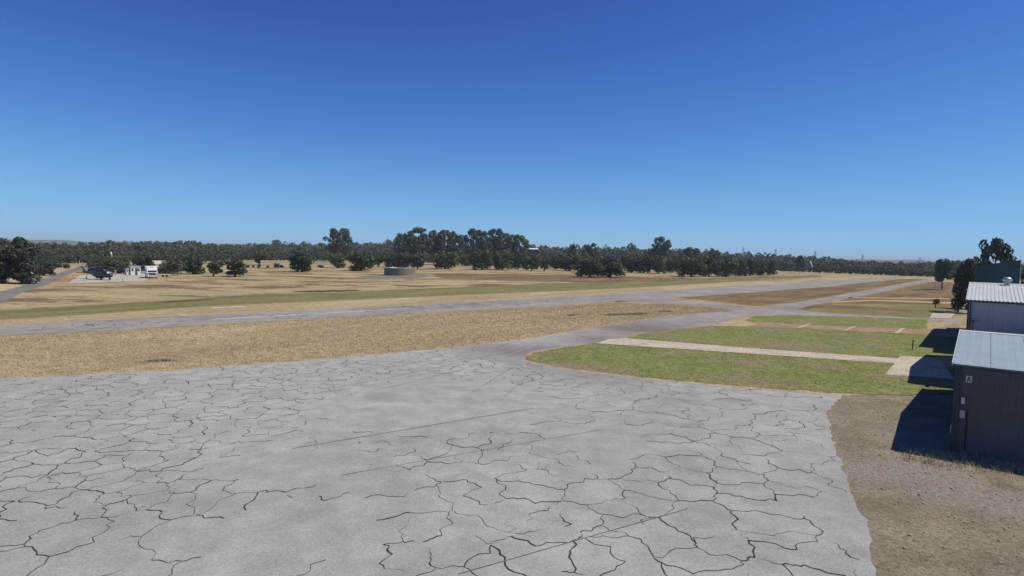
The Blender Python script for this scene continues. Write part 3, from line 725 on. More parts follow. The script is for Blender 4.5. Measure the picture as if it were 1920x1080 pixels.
for row in [
    (322, 516, 34, 486, 'round', 'bushy tree just right of the white truck'),
    (362, 514, 38, 481, 'round', 'broad dark tree behind the pair of low spreading trees left of the open paddock'),
    (400, 518.5, 40, 485, 'vase', 'left of the two low spreading trees nearest the runway at left'),
    (441, 519, 42, 484, 'vase', 'right of the two low spreading trees nearest the runway at left'),
    (487, 498, 32, 469, 'vase', 'vase shaped tree with splayed trunks alone against the far field'),
    (566, 510, 43, 471, 'round', 'solitary round dark tree in open paddock left of the tank'),
    (632, 502.5, 30, 475, 'round', 'round tree below the tall lone gum tree'),
    (677, 508, 44, 471, 'round', 'wide round tree standing just left of the round water tank'),
    (709, 501, 26, 478, 'vase', 'small tree directly behind the left end of the water tank'),
    (733, 502, 24, 477, 'round', 'small dark tree directly behind the middle of the water tank'),
    (757, 503.5, 32, 474, 'round', 'dark tree rising over the right half of the water tank'),
    (783, 504, 30, 475, 'vase', 'loose tree just right of and behind the water tank'),
    (835, 504.5, 44, 471, 'round', 'dense globe shaped tree right of the water tank past a gap'),
    (873, 499, 19, 479, 'round', 'small tree seen in the gap between two dense globe trees'),
    (904, 506, 44, 469, 'round', 'largest globe shaped tree in the row under the tall gums'),
    (941, 506, 32, 470, 'round', 'globe tree touching the right side of the largest globe tree'),
    (971, 505, 30, 474, 'round', 'third globe tree in the run under the tall gums'),
    (997, 508, 28, 480, 'vase', 'low loose tree left of the small gap in the paddock row'),
    (1020, 509, 26, 481, 'vase', 'low loose tree with dark shadow right of the paddock row gap'),
    (1041, 504.5, 24, 477, 'round', 'small tree set back in the middle of the paddock row'),
    (1068, 508, 42, 477, 'round', 'wide dark tree left of the two foremost paddock trees'),
    (1105, 512, 34, 475, 'round', 'tree standing right behind the foremost left paddock tree'),
    (1105, 520, 42, 483, 'round', 'left of the two foremost paddock trees at picture centre right'),
    (1144, 520, 45, 483, 'round', 'right of the two foremost paddock trees at picture centre right'),
    (1178, 511, 28, 479, 'round', 'tree just right of the two foremost paddock trees'),
    (1206, 512, 32, 477, 'round', 'second tree right of the two foremost paddock trees'),
    (1234, 513, 28, 479, 'round', 'tree below the big dome shaped gum on the skyline'),
    (1261, 511, 28, 481, 'round', 'set back tree left of the long hedge like clump'),
    (1296, 519.5, 42, 481, 'round', 'leftmost and tallest tree of the long hedge like clump'),
    (1329, 519, 34, 483, 'round', 'second tree from the left in the hedge like clump'),
    (1361, 519, 34, 484, 'round', 'third tree from the left in the hedge like clump'),
    (1387, 518, 27, 485.5, 'round', 'fourth tree from the left in the hedge like clump'),
    (1405, 517, 22, 486.5, 'round', 'fifth tree from the left in the hedge like clump'),
    (1421, 516.5, 22, 487, 'round', 'sixth tree from the left in the hedge like clump'),
    (1440, 515.5, 27, 487, 'round', 'rightmost tree at the end of the hedge like clump'),
    (178, 512, 27, 486, 'round', 'dark tree behind the helicopter tail'),
    (206, 515, 34, 480, 'round', 'dark tree behind the helicopter rotor mast'),
    (232, 513, 24, 487, 'round', 'dark tree just left of the white site shed'),
    (271, 508, 32, 477, 'round', 'dark tree rising behind the white site shed and truck'),
    (83, 516.5, 32, 488, 'round', 'round bush beside the left access road'),
]: tree('paddock_tree', *row, PT)
for row in [(107, 502.5, 13, 493, 'small dark shrub at the far edge beside the access road'), (124.5, 503.5, 10, 494, 'tiny round shrub left of the access road end'),
            (465, 502, 5, 496.5, 'leftmost tiny shrub below the vase shaped tree'), (475, 502, 4, 498, 'second tiny shrub below the vase shaped tree'), (485.6, 502, 6, 496, 'third tiny shrub below the vase shaped tree'),
            (502, 502, 5, 498, 'fourth tiny shrub right of the vase shaped tree'), (518.5, 502.3, 9, 493.5, 'larger pale shrub left of the solitary round tree'), (528, 502, 7, 496.5, 'small shrub right of the larger pale shrub'),
            (601, 502, 10, 497, 'low shrub right of the solitary round tree'), (1756, 570, 10, 560, 'dark shrub on the brown strips beside the far hangar tree')]:
    tree('shrub', *row[:4], 'round', row[4], 'small shrubs', 'shrub')
LG = 'dark casuarinas at the left edge'
tree('casuarina_tree', 4, 531, 62, 449, 'casu', 'dark feathery tree cut by the left picture edge', LG)
tree('casuarina_tree', 40, 532, 56, 446, 'casu', 'tall dark feathery tree beside the access road at left', LG)
tree('casuarina_tree', 47, 533, 20, 511, 'casu', 'low dark shrub at the foot of the tall feathery tree', LG)
tree('casuarina_tree', -30, 533, 62, 452, 'casu', 'dark feathery tree just beyond the left picture edge', LG)
GG = 'tall gums on the skyline'
for (u, wpx, vt, lab) in [(636, 42, 429, 'lone tall flat topped gum on the skyline left of the tank'), (754, 26, 438, 'shorter gum at the left end of the tall gum group'),
        (785, 46, 427, 'broadest gum of the tall group, above the water tank'), (812, 24, 433, 'narrow gum right of the broadest gum'), (834, 32, 432, 'domed gum left of the notch in the tall group'),
        (857, 24, 440, 'low gum filling the notch in the tall group'), (886, 34, 430, 'pointed gum just right of the notch in the tall group'), (908, 24, 434, 'narrow gum between two taller ones right of the notch'),
        (929, 40, 430, 'tall pale trunked gum near the right end of the group'), (966, 42, 441, 'rounded lower gum ending the tall group at right'),
        (1071, 15, 457, 'little umbrella topped gum on the skyline'), (1097, 18, 458.5, 'left half of the twin topped gum at mid skyline'), (1111, 22, 456, 'right half of the twin topped gum at mid skyline'),
        (1236, 42, 445, 'big dome shaped gum alone on the skyline right of centre'), (1292, 36, 464, 'low wide gum right of the dome shaped gum'),
        (1338, 24, 470.5, 'small gum on the falling skyline'), (1498, 14, 479, 'small gum beside a pylon on the right skyline')]:
    tree('gum_tree', u, 0, wpx, vt, 'gum', lab, GG, dist=470 + random.uniform(-25, 25))
tree('roadside_tree', 1766, 543.5, 40, 486, 'open', 'open tree with bare trunk and shadow left of the hangars', 'trees beside the hangars')
tree('roadside_tree', 1797, 585, 34, 488, 'casu', 'left of two dense dark trees against the green hall', 'trees beside the hangars')
tree('roadside_tree', 1815, 588, 38, 486, 'casu', 'right of two dense dark trees against the green hall', 'trees beside the hangars')
tree('roadside_tree', 1860, 581, 62, 449, 'gum', 'big gum tree rising behind the dark green hall', 'trees beside the hangars')
tree('roadside_tree', 1926, 590, 26, 505, 'casu', 'dark tree at the right picture edge beyond the hall', 'trees beside the hangars')

# forest belt: reads as one mass
def forest():
    r = np.random.default_rng(5)
    bu = [-600, 0, 110, 160, 330, 480, 650, 1000, 1200, 1450, 1600, 1740, 1900, 2600]; bv = [480, 491, 493, 493, 490, 487.5, 489, 497, 502, 507.5, 513.5, 518.5, 522, 538]
    su = [-600, 0, 70, 100, 130, 160, 200, 300, 350, 400, 450, 520, 560, 600, 700, 760, 900, 990, 1050, 1150, 1210, 1290, 1330, 1400, 1450, 1500, 1560, 1600, 1650, 1740, 2600]
    sv_ = [446, 452, 459, 456, 455, 459, 453, 453, 452, 458, 457, 457, 456, 458, 454, 457, 459, 461, 462, 464, 465, 466, 470, 475, 480, 482.5, 486, 488.5, 491.5, 492.5, 512]
    Vs, Fs, n0 = [], [], 0
    for k in range(9):
        u = -500.
        while u < 2450:
            v0 = np.interp(u, bu, bv); D0 = CAM_H * FOC / (v0 - horizon(u)); D = D0 * (1 + .085 * k) + r.uniform(-8, 8) + (4 if k else 0)
            top_f = v0 - 13; top_b = np.interp(u, su, sv_); vt = top_f + (top_b - top_f) * (k / 8) ** .75 + r.normal() * 1.4
            if r.random() < (.08 if k < 5 else .22): vt -= r.uniform(1, 6)
            h = max(3.5, CAM_H + (horizon(u) - vt) * D / FOC); wd = (r.uniform(.5, .8) if k == 0 else r.uniform(.65, 1.25)) * max(h, 7)
            d = FWD + (u - 960) / FOC * RIGHT; d = d / (d @ FWD); cx, cy = d[0] * D, d[1] * D
            bl = []
            for _ in range(12):
                a = r.uniform(0, 6.283); q = r.uniform(0, .44) * wd; z = r.uniform(.04 if k < 2 else .3, .8 if k == 0 else .86) * h
                bl.append(((cx + q*math.cos(a), cy + q*math.sin(a), z), r.uniform(.12, .22) * min(wd, h)))
            V, F = leaves(r, bl, 250 if k == 0 else (330 if k < 4 else 250), .07 * min(wd, h) + .14, .45, .3); V[:, 2] = np.clip(V[:, 2], .02, None)
            Vs.append(V); Fs.append(F + n0); n0 += len(V)
            u += wd * FOC / D * (r.uniform(.25, .5) if k == 0 else r.uniform(.4, .75))
    return np.concatenate(Vs), np.concatenate(Fs)
fv, ff = forest()
tag(link('forest', np_mesh('forest', fv, ff, M['forest'])), 'dark green bushland belt running along the far side of the airfield', 'forest', kind='stuff')

# ------------------------------------------------------------------ water tank
def tank():
    q = at(744, 517); D = (q - CAM) @ FWD; R_ = 29.3 * D / FOC; hgt = 13.5 * D / FOC
    r = empty('water_tank', (q[0], q[1] + R_, 0), 0, 'round open corrugated steel water tank, rusty on its right side', 'water tank')
    n = 96; V, F = [], []
    for i in range(n * 2):
        a = 2*math.pi*i/(2*n); rr = R_ + (.07 if i % 2 else 0)
        for z in (0, hgt): V.append((rr*math.cos(a), rr*math.sin(a), z))
    for i in range(n*2): j = (i+1) % (n*2); F.append((2*i, 2*j, 2*j+1, 2*i+1))
    MB().add(V, F).build('wall', M['tank'], r)
    ring = [(1.01*R_*math.cos(2*math.pi*i/96), 1.01*R_*math.sin(2*math.pi*i/96)) for i in range(96)]
    b = MB(); b.tube([( (R_+.06)*math.cos(2*math.pi*i/64), (R_+.06)*math.sin(2*math.pi*i/64), hgt+.03) for i in range(65)], .1, 6, False)
    b.build('rim', M['metal'], r)
    MB().prism([(p[0]*.97, p[1]*.97) for p in ring], 'z', hgt-.25, hgt-.2).build('cover', M['metal'], r)
    MB().prism([(p[0]*1.015, p[1]*1.015) for p in ring], 'z', 0, .15).build('base_ring', M['pale_concrete'], r)
    for z in (.33, .66): MB().tube([((R_+.09)*math.cos(2*math.pi*i/64), (R_+.09)*math.sin(2*math.pi*i/64), hgt*z) for i in range(65)], .035, 5, False).build('band', M['metal'], r)
    a = rad(-100)
    lad = MB()
    for s in (-.22, .22): lad.tube([((R_+.25)*math.cos(a)+s, (R_+.25)*math.sin(a), 0), ((R_+.25)*math.cos(a)+s, (R_+.25)*math.sin(a), hgt+.5)], .03, 5)
    for k in range(9): lad.tube([((R_+.25)*math.cos(a)-.22, (R_+.25)*math.sin(a), .3+k*.38), ((R_+.25)*math.cos(a)+.22, (R_+.25)*math.sin(a), .3+k*.38)], .02, 4)
    lad.build('ladder', M['metal'], r)
tank()

# ------------------------------------------------------------------ helicopter
def superring(x, zc, hw, hh, n=20, p=2.6, zfloor=None):
    out = []
    for k in range(n):
        t = 2*math.pi*k/n; c, s = math.cos(t), math.sin(t)
        y = hw * math.copysign(abs(c) ** (2/p), c); z = zc + hh * math.copysign(abs(s) ** (2/p), s); out.append((x, y, z))
    return out
def helicopter():
    q = at(187, 524.5); r = empty('helicopter', (q[0], q[1], Z2), rad(-33 + 38 - 38 - 10), 'dark navy utility helicopter with white striped tail parked on the concrete pad', 'helicopter')
    r.rotation_euler[2] = HELI_RZ; r.scale = (.86, .86, .95)
    b = MB(); b.loft([superring(6.2, 1.35, .15, .15), superring(6.0, 1.37, .5, .38), superring(5.4, 1.45, .8, .62), superring(4.6, 1.62, 1.05, .88), superring(3.7, 1.78, 1.15, 1.05),
            superring(1.5, 1.8, 1.18, 1.1), superring(-1.4, 1.8, 1.15, 1.1), superring(-2.6, 1.85, .95, .95), superring(-3.6, 1.92, .62, .68), superring(-5.5, 2.0, .42, .48), superring(-8.3, 2.15, .24, .32), superring(-8.6, 2.2, .15, .22)])
    body = b.build('fuselage', M['navy'], r, smooth=True)
    MB().loft([superring(3.0, 2.8, .4, .12), superring(2.2, 2.98, .75, .34), superring(0, 3.05, .85, .45), superring(-1.6, 2.95, .7, .4), superring(-3.2, 2.6, .35, .25)]).build('engine_fairing', M['navy'], r, smooth=True)
    for s in (-1, 1):
        e = MB().loft([superring(1.3, 2.9, .1, .12), superring(1.1, 2.9, .3, .3), superring(-1.2, 2.9, .33, .32), superring(-2.0, 2.92, .25, .25)])
        e.v = [(x, y + s*.85, z) for x, y, z in e.v]; e.build('engine', M['navy'], r, smooth=True)
        MB().tube([(-1.9, s*.85, 2.92), (-2.35, s*1.05, 2.95)], [.24, .22], 10).build('exhaust', M['rubber'], r)
    # fin with its white stripe, stabilator
    fin = MB().loft([[(-7.3, -.13, 2.3), (-7.3, .13, 2.3), (-8.7, .1, 2.0), (-8.7, -.1, 2.0)], [(-8.9, -.09, 3.75), (-8.9, .09, 3.75), (-9.8, .06, 3.75), (-9.8, -.06, 3.75)]]).build('tail_fin', M['navy'], r)
    for s in (-1, 1):
        MB().add([(-8.05, s*.14, 2.4), (-8.4, s*.135, 2.35), (-9.45, s*.11, 3.6), (-8.95, s*.12, 3.6)], [(0,1,2,3)]).build('white_stripe', M['white'], fin)
    MB().box(-9.2, -8.2, -2.1, 2.1, 1.95, 2.07).build('stabilator', M['navy'], r, bevel=.03)
    hub = MB().tube([(-9.35, -.05, 3.6), (-9.35, -.4, 3.65)], .16, 10).build('tail_rotor_hub', M['blade'], r)
    for k in range(4):
        a = rad(25 + 90*k); c, s = math.cos(a), math.sin(a); L = 1.95
        MB().loft([[(-9.35 + c*.1 - s*.1, -.38, 3.65 + s*.1 + c*.1), (-9.35 + c*.1 + s*.1, -.38, 3.65 + s*.1 - c*.1), (-9.35 + c*.1 + s*.1, -.42, 3.65 + s*.1 - c*.1), (-9.35 + c*.1 - s*.1, -.42, 3.65 + s*.1 + c*.1)],
                   [(-9.35 + c*L - s*.17, -.38, 3.65 + s*L + c*.17), (-9.35 + c*L + s*.17, -.38, 3.65 + s*L - c*.17), (-9.35 + c*L + s*.17, -.42, 3.65 + s*L - c*.17), (-9.35 + c*L - s*.17, -.42, 3.65 + s*L + c*.17)]]).build('tail_rotor_blade', M['white'] if k in (0, 1) else M['metal'], hub)
    MB().tube([(.3, 0, 3.3), (.3, 0, 3.85)], .16, 10).build('rotor_mast', M['blade'], r)
    MB().tube([(.3, 0, 3.75), (.3, 0, 3.95)], [.42, .3], 12).build('rotor_hub', M['blade'], r)
    for k in range(4):
        a = rad(8 + 90*k) - HELI_RZ; rings = []
        for i in range(8):
            d = .3 + i/7*7.3; z = 3.86 - .55 * (d/7.6)**2; x, y = .3 + d*math.cos(a), d*math.sin(a); nx_, ny_ = -math.sin(a)*.27, math.cos(a)*.27
            rings.append([(x-nx_, y-ny_, z-.03), (x+nx_, y+ny_, z-.03), (x+nx_, y+ny_, z+.03), (x-nx_, y-ny_, z+.03)])
        MB().loft(rings).build('main_rotor_blade', M['blade'], r)
    # glazing
    for s in (-1, 1):
        MB().loft([[(5.35, s*.78, 1.75), (4.55, s*1.02, 1.85), (4.4, s*.93, 2.35), (4.75, s*.72, 2.33)], [(5.37, s*.82, 1.76), (4.56, s*1.07, 1.86), (4.41, s*.98, 2.36), (4.77, s*.76, 2.34)]]).build('cockpit_side_window', M['glass'], r)
        for x0 in (1.9, .55, -.8): MB().box(x0, x0+1.0, s*1.17 - .03, s*1.17 + .03, 1.9, 2.5).build('cabin_window', M['glass'], r, bevel=.02)
        MB().loft([[(5.5, s*.06, 1.93), (5.35, s*.62, 1.9), (4.65, s*.66, 2.42), (4.75, s*.06, 2.5)], [(5.55, s*.06, 1.97), (5.4, s*.66, 1.93), (4.7, s*.7, 2.46), (4.8, s*.06, 2.54)]]).build('windscreen', M['metal'], r)
        MB().tube([(2.9, s*1.1, 1.3), (2.95, s*1.35, .4)], .09, 8).build('landing_strut', M['navy'], r)
        wh = MB().tube([(2.95, s*1.22, .36), (2.95, s*1.5, .36)], .36, 14).build('wheel', M['rubber'], r)
        MB().tube([(2.95, s*1.505, .36), (2.95, s*1.53, .36)], .16, 10).build('rim', M['metal'], wh)
    MB().tube([(-6.6, 0, 1.8), (-7.0, 0, .35)], .07, 8).build('tail_strut', M['navy'], r)
    MB().tube([(-7.0, -.09, .26), (-7.0, .09, .26)], .26, 12).build('wheel', M['rubber'], r)
    MB().box(-1.2, 1.2, -.7, .7, .42, .78).build('belly_tank', M['navy'], r, bevel=.12)
HELI_RZ = rad(-24)
helicopter()

# ------------------------------------------------------------------ sheds, truck, windsocks near the pad
def px_m(u, v): q = at(u, v); return q, ((q - CAM) @ FWD) / FOC, -math.atan2(q[0], q[1])
def shed(name, u, v, wpx, hpx, wall, roofm, label, cat='shed', depth=3., awn=None):
    q, s, rz = px_m(u, v); r = empty(name, (q[0], q[1], 0), rz + rad(16), label, cat); W, Hh = wpx*s, hpx*s
    MB().box(-W/2, W/2, 0, depth, .1, Hh*.92).build('wall', wall, r)
    MB().box(-W/2-.12, W/2+.12, -.15, depth+.15, Hh*.92, Hh).build('roof', roofm, r)
    d = MB().box(-W*.05, W*.17, -.05, -.005, .15, Hh*.78).build('door', M['trim'], r)
    MB().tube([(W*.14, -.09, Hh*.38), (W*.14, -.09, Hh*.46)], .03, 6).build('handle', M['metal'], d)
    for s_ in (-.33, .3):
        MB().box(W*s_-W*.1, W*s_+W*.1, -.04, -.005, Hh*.45, Hh*.75).build('window', M['glass'], r)
    nrib = 12
    for i in range(nrib + 1):
        if abs(i/nrib - .56) < .12: continue
        MB().box(-W/2 + W*i/nrib - .03, -W/2 + W*i/nrib + .03, -.03, -.001, .1, Hh*.9).build('cladding_rib', wall, r)
    for s_ in (-1, 1): MB().box(s_*W*.4-.15, s_*W*.4+.15, .2, depth-.2, 0, .1).build('skid', M['trim'], r)
    return r, W, Hh, s
shed('site_shed', 242, 516, 8, 13.5, M['white'], M['metal'], 'narrow white cabinet left of the teal roofed shed by the pad', depth=2)
shed('site_shed', 254.5, 516, 16, 17, M['white'], M['teal'], 'white site shed with pale teal roof behind the helicopter')
sr, W_, H_, s_ = shed('site_shed', 298, 515, 15, 16, M['metal'], M['white'], 'grey ribbed shed just behind the white truck', depth=3.5)
def lean_to():
    q, s, rz = px_m(299, 506); r = empty('carport', (q[0], q[1], 0), rz, 'cream roofed open carport behind the grey shed', 'carport')
    for x in (-1, 1):
        for y in (0, 4): MB().tube([(x*10*s, y, 0), (x*10*s, y, 13*s)], .06, 6).build('post', M['metal'], r)
    MB().loft([[(-11.5*s, -.4, 11*s), (11.5*s, -.4, 11*s), (11.5*s, -.4, 11.4*s), (-11.5*s, -.4, 11.4*s)], [(-11.5*s, 4.6, 16.5*s), (11.5*s, 4.6, 16.5*s), (11.5*s, 4.6, 16.9*s), (-11.5*s, 4.6, 16.9*s)]]).build('roof', M['cream'], r)
lean_to()
def truck():
    q, s, rz = px_m(285.5, 522); r = empty('truck', (q[0], q[1], 0), rz + rad(4), 'white truck facing the camera with red striped bumper near the pad', 'truck')
    W = 17.5 * s / 2; Hh = 22.5 * s
    MB().loft([[(-W, 0, .55), (W, 0, .55), (W, 2.1, .55), (-W, 2.1, .55)], [(-W, -.02, Hh*.5), (W, -.02, Hh*.5), (W, 2.1, Hh*.5), (-W, 2.1, Hh*.5)],
               [(-W*.9, .35, Hh*.84), (W*.9, .35, Hh*.84), (W*.9, 2.0, Hh*.84), (-W*.9, 2.0, Hh*.84)], [(-W*.85, .55, Hh*.88), (W*.85, .55, Hh*.88), (W*.85, 1.9, Hh*.88), (-W*.85, 1.9, Hh*.88)]]).build('cab', M['white'], r)
    MB().add([(-W*.84, -.01, Hh*.52), (W*.84, -.01, Hh*.52), (W*.78, .33, Hh*.81), (-W*.78, .33, Hh*.81)], [(0,1,2,3)]).build('windscreen', M['glass'], r)
    MB().box(-W*.6, W*.6, -.05, -.0, Hh*.28, Hh*.46).build('grille', M['trim'], r)
    bp = MB().box(-W, W, -.25, .02, .45, .95).build('bumper', M['white'], r)
    for i in range(6):
        x = -W*.95 + i * W*.33
        MB().add([(x, -.256, .48), (x+W*.15, -.256, .48), (x+W*.3, -.256, .92), (x+W*.15, -.256, .92)], [(0,1,2,3)]).build('red_stripe', M['orange'], bp)
    MB().box(-W*1.04, W*1.04, 2.2, 7.5, .8, Hh*.97).build('box_body', M['white'], r, bevel=.04)
    MB().box(-W*.4, W*.4, .9, 1.3, Hh*.88, Hh*.93).build('beacon_bar', M['orange'], r)
    for sg_ in (-1, 1):
        MB().tube([(sg_*W*.97, -.03, Hh*.36), (sg_*W*.7, -.03, Hh*.36)], .14, 8).build('headlight', M['glass'], r)
        MB().box(sg_*W*1.12-.09, sg_*W*1.12+.09, -.05, .05, Hh*.5, Hh*.7).build('mirror', M['trim'], r)
        for y in (1.0, 6.0):
            wh = MB().tube([(sg_*(W-.32), y, .48), (sg_*(W-.02), y, .48)], .48, 14).build('wheel', M['rubber'], r)
            MB().tube([(sg_*(W-.015), y, .48), (sg_*W*1.004, y, .48)], .22, 10).build('rim', M['metal'], wh)
truck()
def trailer():
    q, s, rz = px_m(309, 519.5); r = empty('low_trailer', (q[0], q[1], 0), rz, 'low pale flatbed trailer right of the white truck', 'trailer')
    MB().box(-11*s, 11*s, 0, 1.8, .55, .9).build('deck', M['cream'], r); MB().box(11*s, 15*s, .8, 1.0, .55, .68).build('drawbar', M['metal'], r)
    for x in (-3*s, 3*s): MB().tube([(x, -.05, .36), (x, .2, .36)], .36, 12).build('wheel', M['rubber'], r)
    for x in (-10.5*s, 10.5*s): MB().box(x-.05, x+.05, .05, 1.75, .9, 1.25).build('end_rail', M['cream'], r)
trailer()
def windsock(u, v, hpx, lpx, ang, label):
    q, s, rz = px_m(u, v); r = empty('windsock', (q[0], q[1], 0), rz, label, 'windsock', 'windsocks on poles'); Hh = hpx*s
    MB().tube([(0, 0, 0), (0, 0, Hh)], [.09, .05], 8).build('pole', M['trim'], r)
    a = rad(ang); d = Vector((math.cos(a), 0, math.sin(a))); p = Vector((.12, 0, Hh-.05)); L = lpx*s
    MB().tube([p, p + d*.1], .5*s*3.0, 12, False).build('ring', M['metal'], r)
    MB().tube([p + d*L*k/5 + Vector((0, 0, -.05*k)) for k in range(6)], [s*1.6*(1-.12*k) for k in range(6)], 12).build('sock', M['white'], r, smooth=True)
windsock(207.5, 512, 39.5, 9, -78, 'white drooping windsock above the trees behind the helicopter')
windsock(1517.5, 512.5, 22.5, 11, -65, 'white drooping windsock beside the far right end of the runway')
for gi, (u, v) in enumerate([(1495, 513), (1504, 513.2), (1513.5, 514.2), (1518, 514), (1530, 515.4), (1535, 515.6)]):
    q, s, rz = px_m(u, v)
    b = MB().prism([(-.5, 0), (.5, 0), (.1, .7), (-.1, .7)], 'x', -.55, .55)
    o = b.build('gable_marker', M['white']); o.location = (q[0], q[1], .0); o.rotation_euler = (0, 0, rz)
    tag(o, ('leftmost', 'second', 'third', 'fourth', 'fifth', 'rightmost')[gi] + ' of six small white gable markers by the far right windsock', 'marker', 'white gable markers in the far field')
for (u, v, h, lab) in [(230.5, 528, 4.5, 'thin dark post on the front edge of the concrete pad'), (312.5, 527, 4.5, 'thin dark post in the grass right of the truck')]:
    q, s, rz = px_m(u, v); e_ = empty('pad_post', q, rz, lab, 'post'); MB().box(-.06, .06, -.06, .06, 0, h*s*1.3).build('post', M['trim'], e_); MB().box(-.09, .09, -.09, .09, h*s*1.3, h*s*1.3+.12).build('cap', M['flash'], e_)
# far shed among the gums
def far_shed():
    d = FWD + (997 - 960) / FOC * RIGHT; d = d / (d @ FWD); q = CAM + d * 650; r = empty('far_shed', (q[0], q[1], 0), .0, 'distant long white roof among the trees right of the gum group', 'shed')
    s = 650 / FOC; z = CAM_H + (horizon(997) - 467.3) * s
    MB().box(-10*s, 10*s, 0, 12, 0, z).build('wall', M['wall_d'], r)
    MB().prism([(-.5, z), (12.5, z), (6, z + 2.0*s)], 'x', -10.5*s, 10.5*s).build('roof', M['white'], r)
far_shed()
# transmission pylons
def pylon(u, vt, label):
    D = 900; d = FWD + (u - 960) / FOC * RIGHT; d = d / (d @ FWD); q = CAM + d * D; h = CAM_H + (horizon(u) - vt) * D / FOC
    r = empty('pylon', (q[0], q[1], 0), random.uniform(-.4, .4), label, 'pylon', 'power pylons on the skyline')
    def leg_at(z): t = z / h; return 2.6 * (1 - t) ** 1.2 + .45
    zs = [h*k/8 for k in range(9)]
    for sx_ in (-1, 1):
        for sy_ in (-1, 1): MB().tube([(sx_*leg_at(z), sy_*leg_at(z), z) for z in zs], .16, 4).build('leg', M['metal'], r)
    br = MB()
    for a, b_ in zip(zs, zs[1:]):
        for sy_ in (-1, 1):
            br.tube([(-leg_at(a), sy_*leg_at(a), a), (leg_at(b_), sy_*leg_at(b_), b_)], .09, 4); br.tube([(leg_at(a), sy_*leg_at(a), a), (-leg_at(b_), sy_*leg_at(b_), b_)], .09, 4)
    br.build('bracing', M['metal'], r)
    for k, z in enumerate((.74, .86, .97)): MB().tube([(-4+k*.7, 0, h*z), (0, 0, h*z+.5), (4-k*.7, 0, h*z)], .16, 4).build('cross_arm', M['metal'], r)
for u, vt, lab in [(1391, 464, 'leftmost faint pylon on the skyline'), (1451, 467, 'second pylon from the left on the skyline'), (1525, 471, 'third pylon from the left, over the far windsock'),
                   (1614, 477, 'fourth pylon from the left on the skyline'), (1722, 483, 'rightmost pylon left of the hangar trees')]: pylon(u, vt, lab)

# ------------------------------------------------------------------ grass, stones
def blades(P, n, hmin, hmax, wd, seed, excl=None, spread=.22):
    r = np.random.default_rng(seed); P = np.array(P); lo, hi = P.min(0), P.max(0)
    x = r.uniform(lo[0], hi[0], n * 4); y = r.uniform(lo[1], hi[1], n * 4); k = inside(P, x, y)
    for E_ in (excl or []): k &= ~inside(np.array(E_), x, y)
    x, y = x[k][:n], y[k][:n]; m = len(x); V = []; x = x + r.normal(size=m) * spread; y = y + r.normal(size=m) * spread
    for t in range(3):
        a = r.uniform(0, 6.283, m); h = r.uniform(hmin, hmax, m); l = r.uniform(.2, .9, m) * h; ox = r.normal(size=m) * .06; oy = r.normal(size=m) * .06; b = r.uniform(0, 6.283, m)
        w_ = wd * r.uniform(.6, 1.4, m); z0 = np.full(m, .015)
        V.append(np.stack([np.stack([x+ox - np.cos(a)*w_, y+oy - np.sin(a)*w_, z0], 1), np.stack([x+ox + np.cos(a)*w_, y+oy + np.sin(a)*w_, z0], 1), np.stack([x+ox + np.cos(b)*l, y+oy + np.sin(b)*l, h], 1)], 1).reshape(-1, 3))
    V = np.concatenate(V); return V, np.arange(len(V)).reshape(-1, 3)
dry = [xy(*p) for p in [(-60, 634), (0, 632), (250, 618), (480, 605), (960, 579), (1160, 568), (1250, 570), (1350, 578), (1380, 583), (1260, 591), (1110, 614), (960, 639), (830, 653.5), (640, 670), (300, 696), (0, 708.5), (-60, 711)]]
v_, f_ = blades(dry, 60000, .04, .15, .024, 21)
tag(link('dry_grass', np_mesh('dry_grass', v_, f_, M['dry_blade'])), 'short straw coloured dry grass between the apron and the runway', 'grass', kind='stuff')
for i, (P, n) in enumerate(((lawn1, 11000), (lawn2, 8000), (lawn3, 3000))):
    v_, f_ = blades([xy(*p) for p in P], n, .02, .055, .028, 31 + i, [[xy(*p) for p in PAD]])
    v_[:, 2] += Z2
    tag(link('lawn_grass', np_mesh('lawn_grass', v_, f_, M['green_blade'])), ('mown green lawn grass on the wedge beside the cracked apron', 'mown green lawn grass beyond the concrete path', 'mown green lawn grass beyond the dirt path')[i], 'grass', kind='stuff')
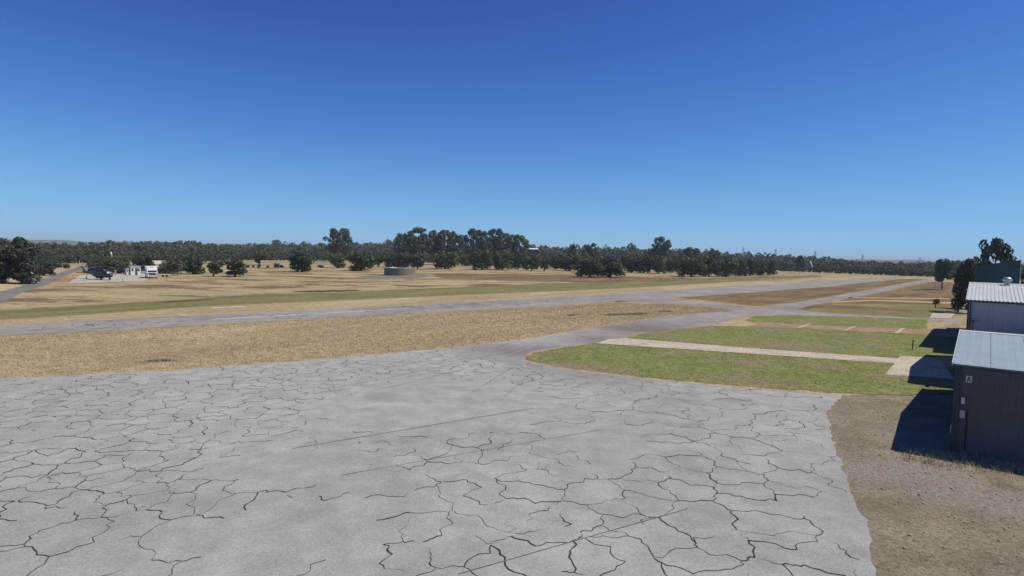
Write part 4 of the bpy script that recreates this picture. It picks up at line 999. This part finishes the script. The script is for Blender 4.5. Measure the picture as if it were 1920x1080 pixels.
def stones():
    r = np.random.default_rng(3); P = np.array([xy(*p) for p in [(1560, 760), (1700, 745), (1690, 850), (1990, 870), (1990, 1100), (1660, 1100), (1600, 915), (1572, 840)]])
    x = r.uniform(P[:, 0].min(), P[:, 0].max(), 9000); y = r.uniform(P[:, 1].min(), P[:, 1].max(), 9000); k = inside(P, x, y); x, y = x[k], y[k]; n = len(x); x = x + r.normal(size=n) * .3; y = y + r.normal(size=n) * .3
    s = r.uniform(.012, .038, n) * (1 + (r.random(n) < .06) * 1.3); oc = np.array([(1,0,0),(-1,0,0),(0,1,0),(0,-1,0),(0,0,1),(0,0,-1)], float)
    V = oc[None] * s[:, None, None] * r.uniform(.6, 1.3, (n, 6, 1)); V[:, :, 2] *= .7; V += np.stack([x, y, np.full(n, Z1 + .008)], 1)[:, None]
    F = np.array([(0,2,4),(2,1,4),(1,3,4),(3,0,4),(2,0,5),(1,2,5),(3,1,5),(0,3,5)]); F = (F[None] + 6*np.arange(n)[:, None, None]).reshape(-1, 3)
    return V.reshape(-1, 3), F
v_, f_ = stones(); tag(link('loose_gravel', np_mesh('loose_gravel', v_, f_, M['stone'])), 'loose stones strewn over the bare ground before the near hangar', 'gravel', kind='stuff')
wd_ = [xy(*p) for p in [(1690, 846), (1800, 852), (1990, 862), (1990, 900), (1800, 880), (1700, 870)]]
v_, f_ = blades(wd_, 900, .08, .3, .012, 77); tag(link('dry_weeds', np_mesh('dry_weeds', v_, f_, M['dry_blade'])), 'sparse dry weeds along the foot of the charcoal hangar wall', 'weeds', kind='stuff')

# ------------------------------------------------------------------ air
hz = MB().box(-13600, 13600, -320, 13600, -1.5, 75).build('haze', M['white'])
hm = bpy.data.materials.new('thin_air'); hm.use_nodes = True; hm.node_tree.nodes.clear()
ho = hm.node_tree.nodes.new('ShaderNodeOutputMaterial'); pv = hm.node_tree.nodes.new('ShaderNodeVolumePrincipled')
pv.inputs['Color'].default_value = (.8, .9, 1, 1); pv.inputs['Density'].default_value = .00013; pv.inputs['Anisotropy'].default_value = 0
hm.node_tree.links.new(pv.outputs[0], ho.inputs['Volume']); hz.data.materials.clear(); hz.data.materials.append(hm); hz['kind'] = 'stuff'
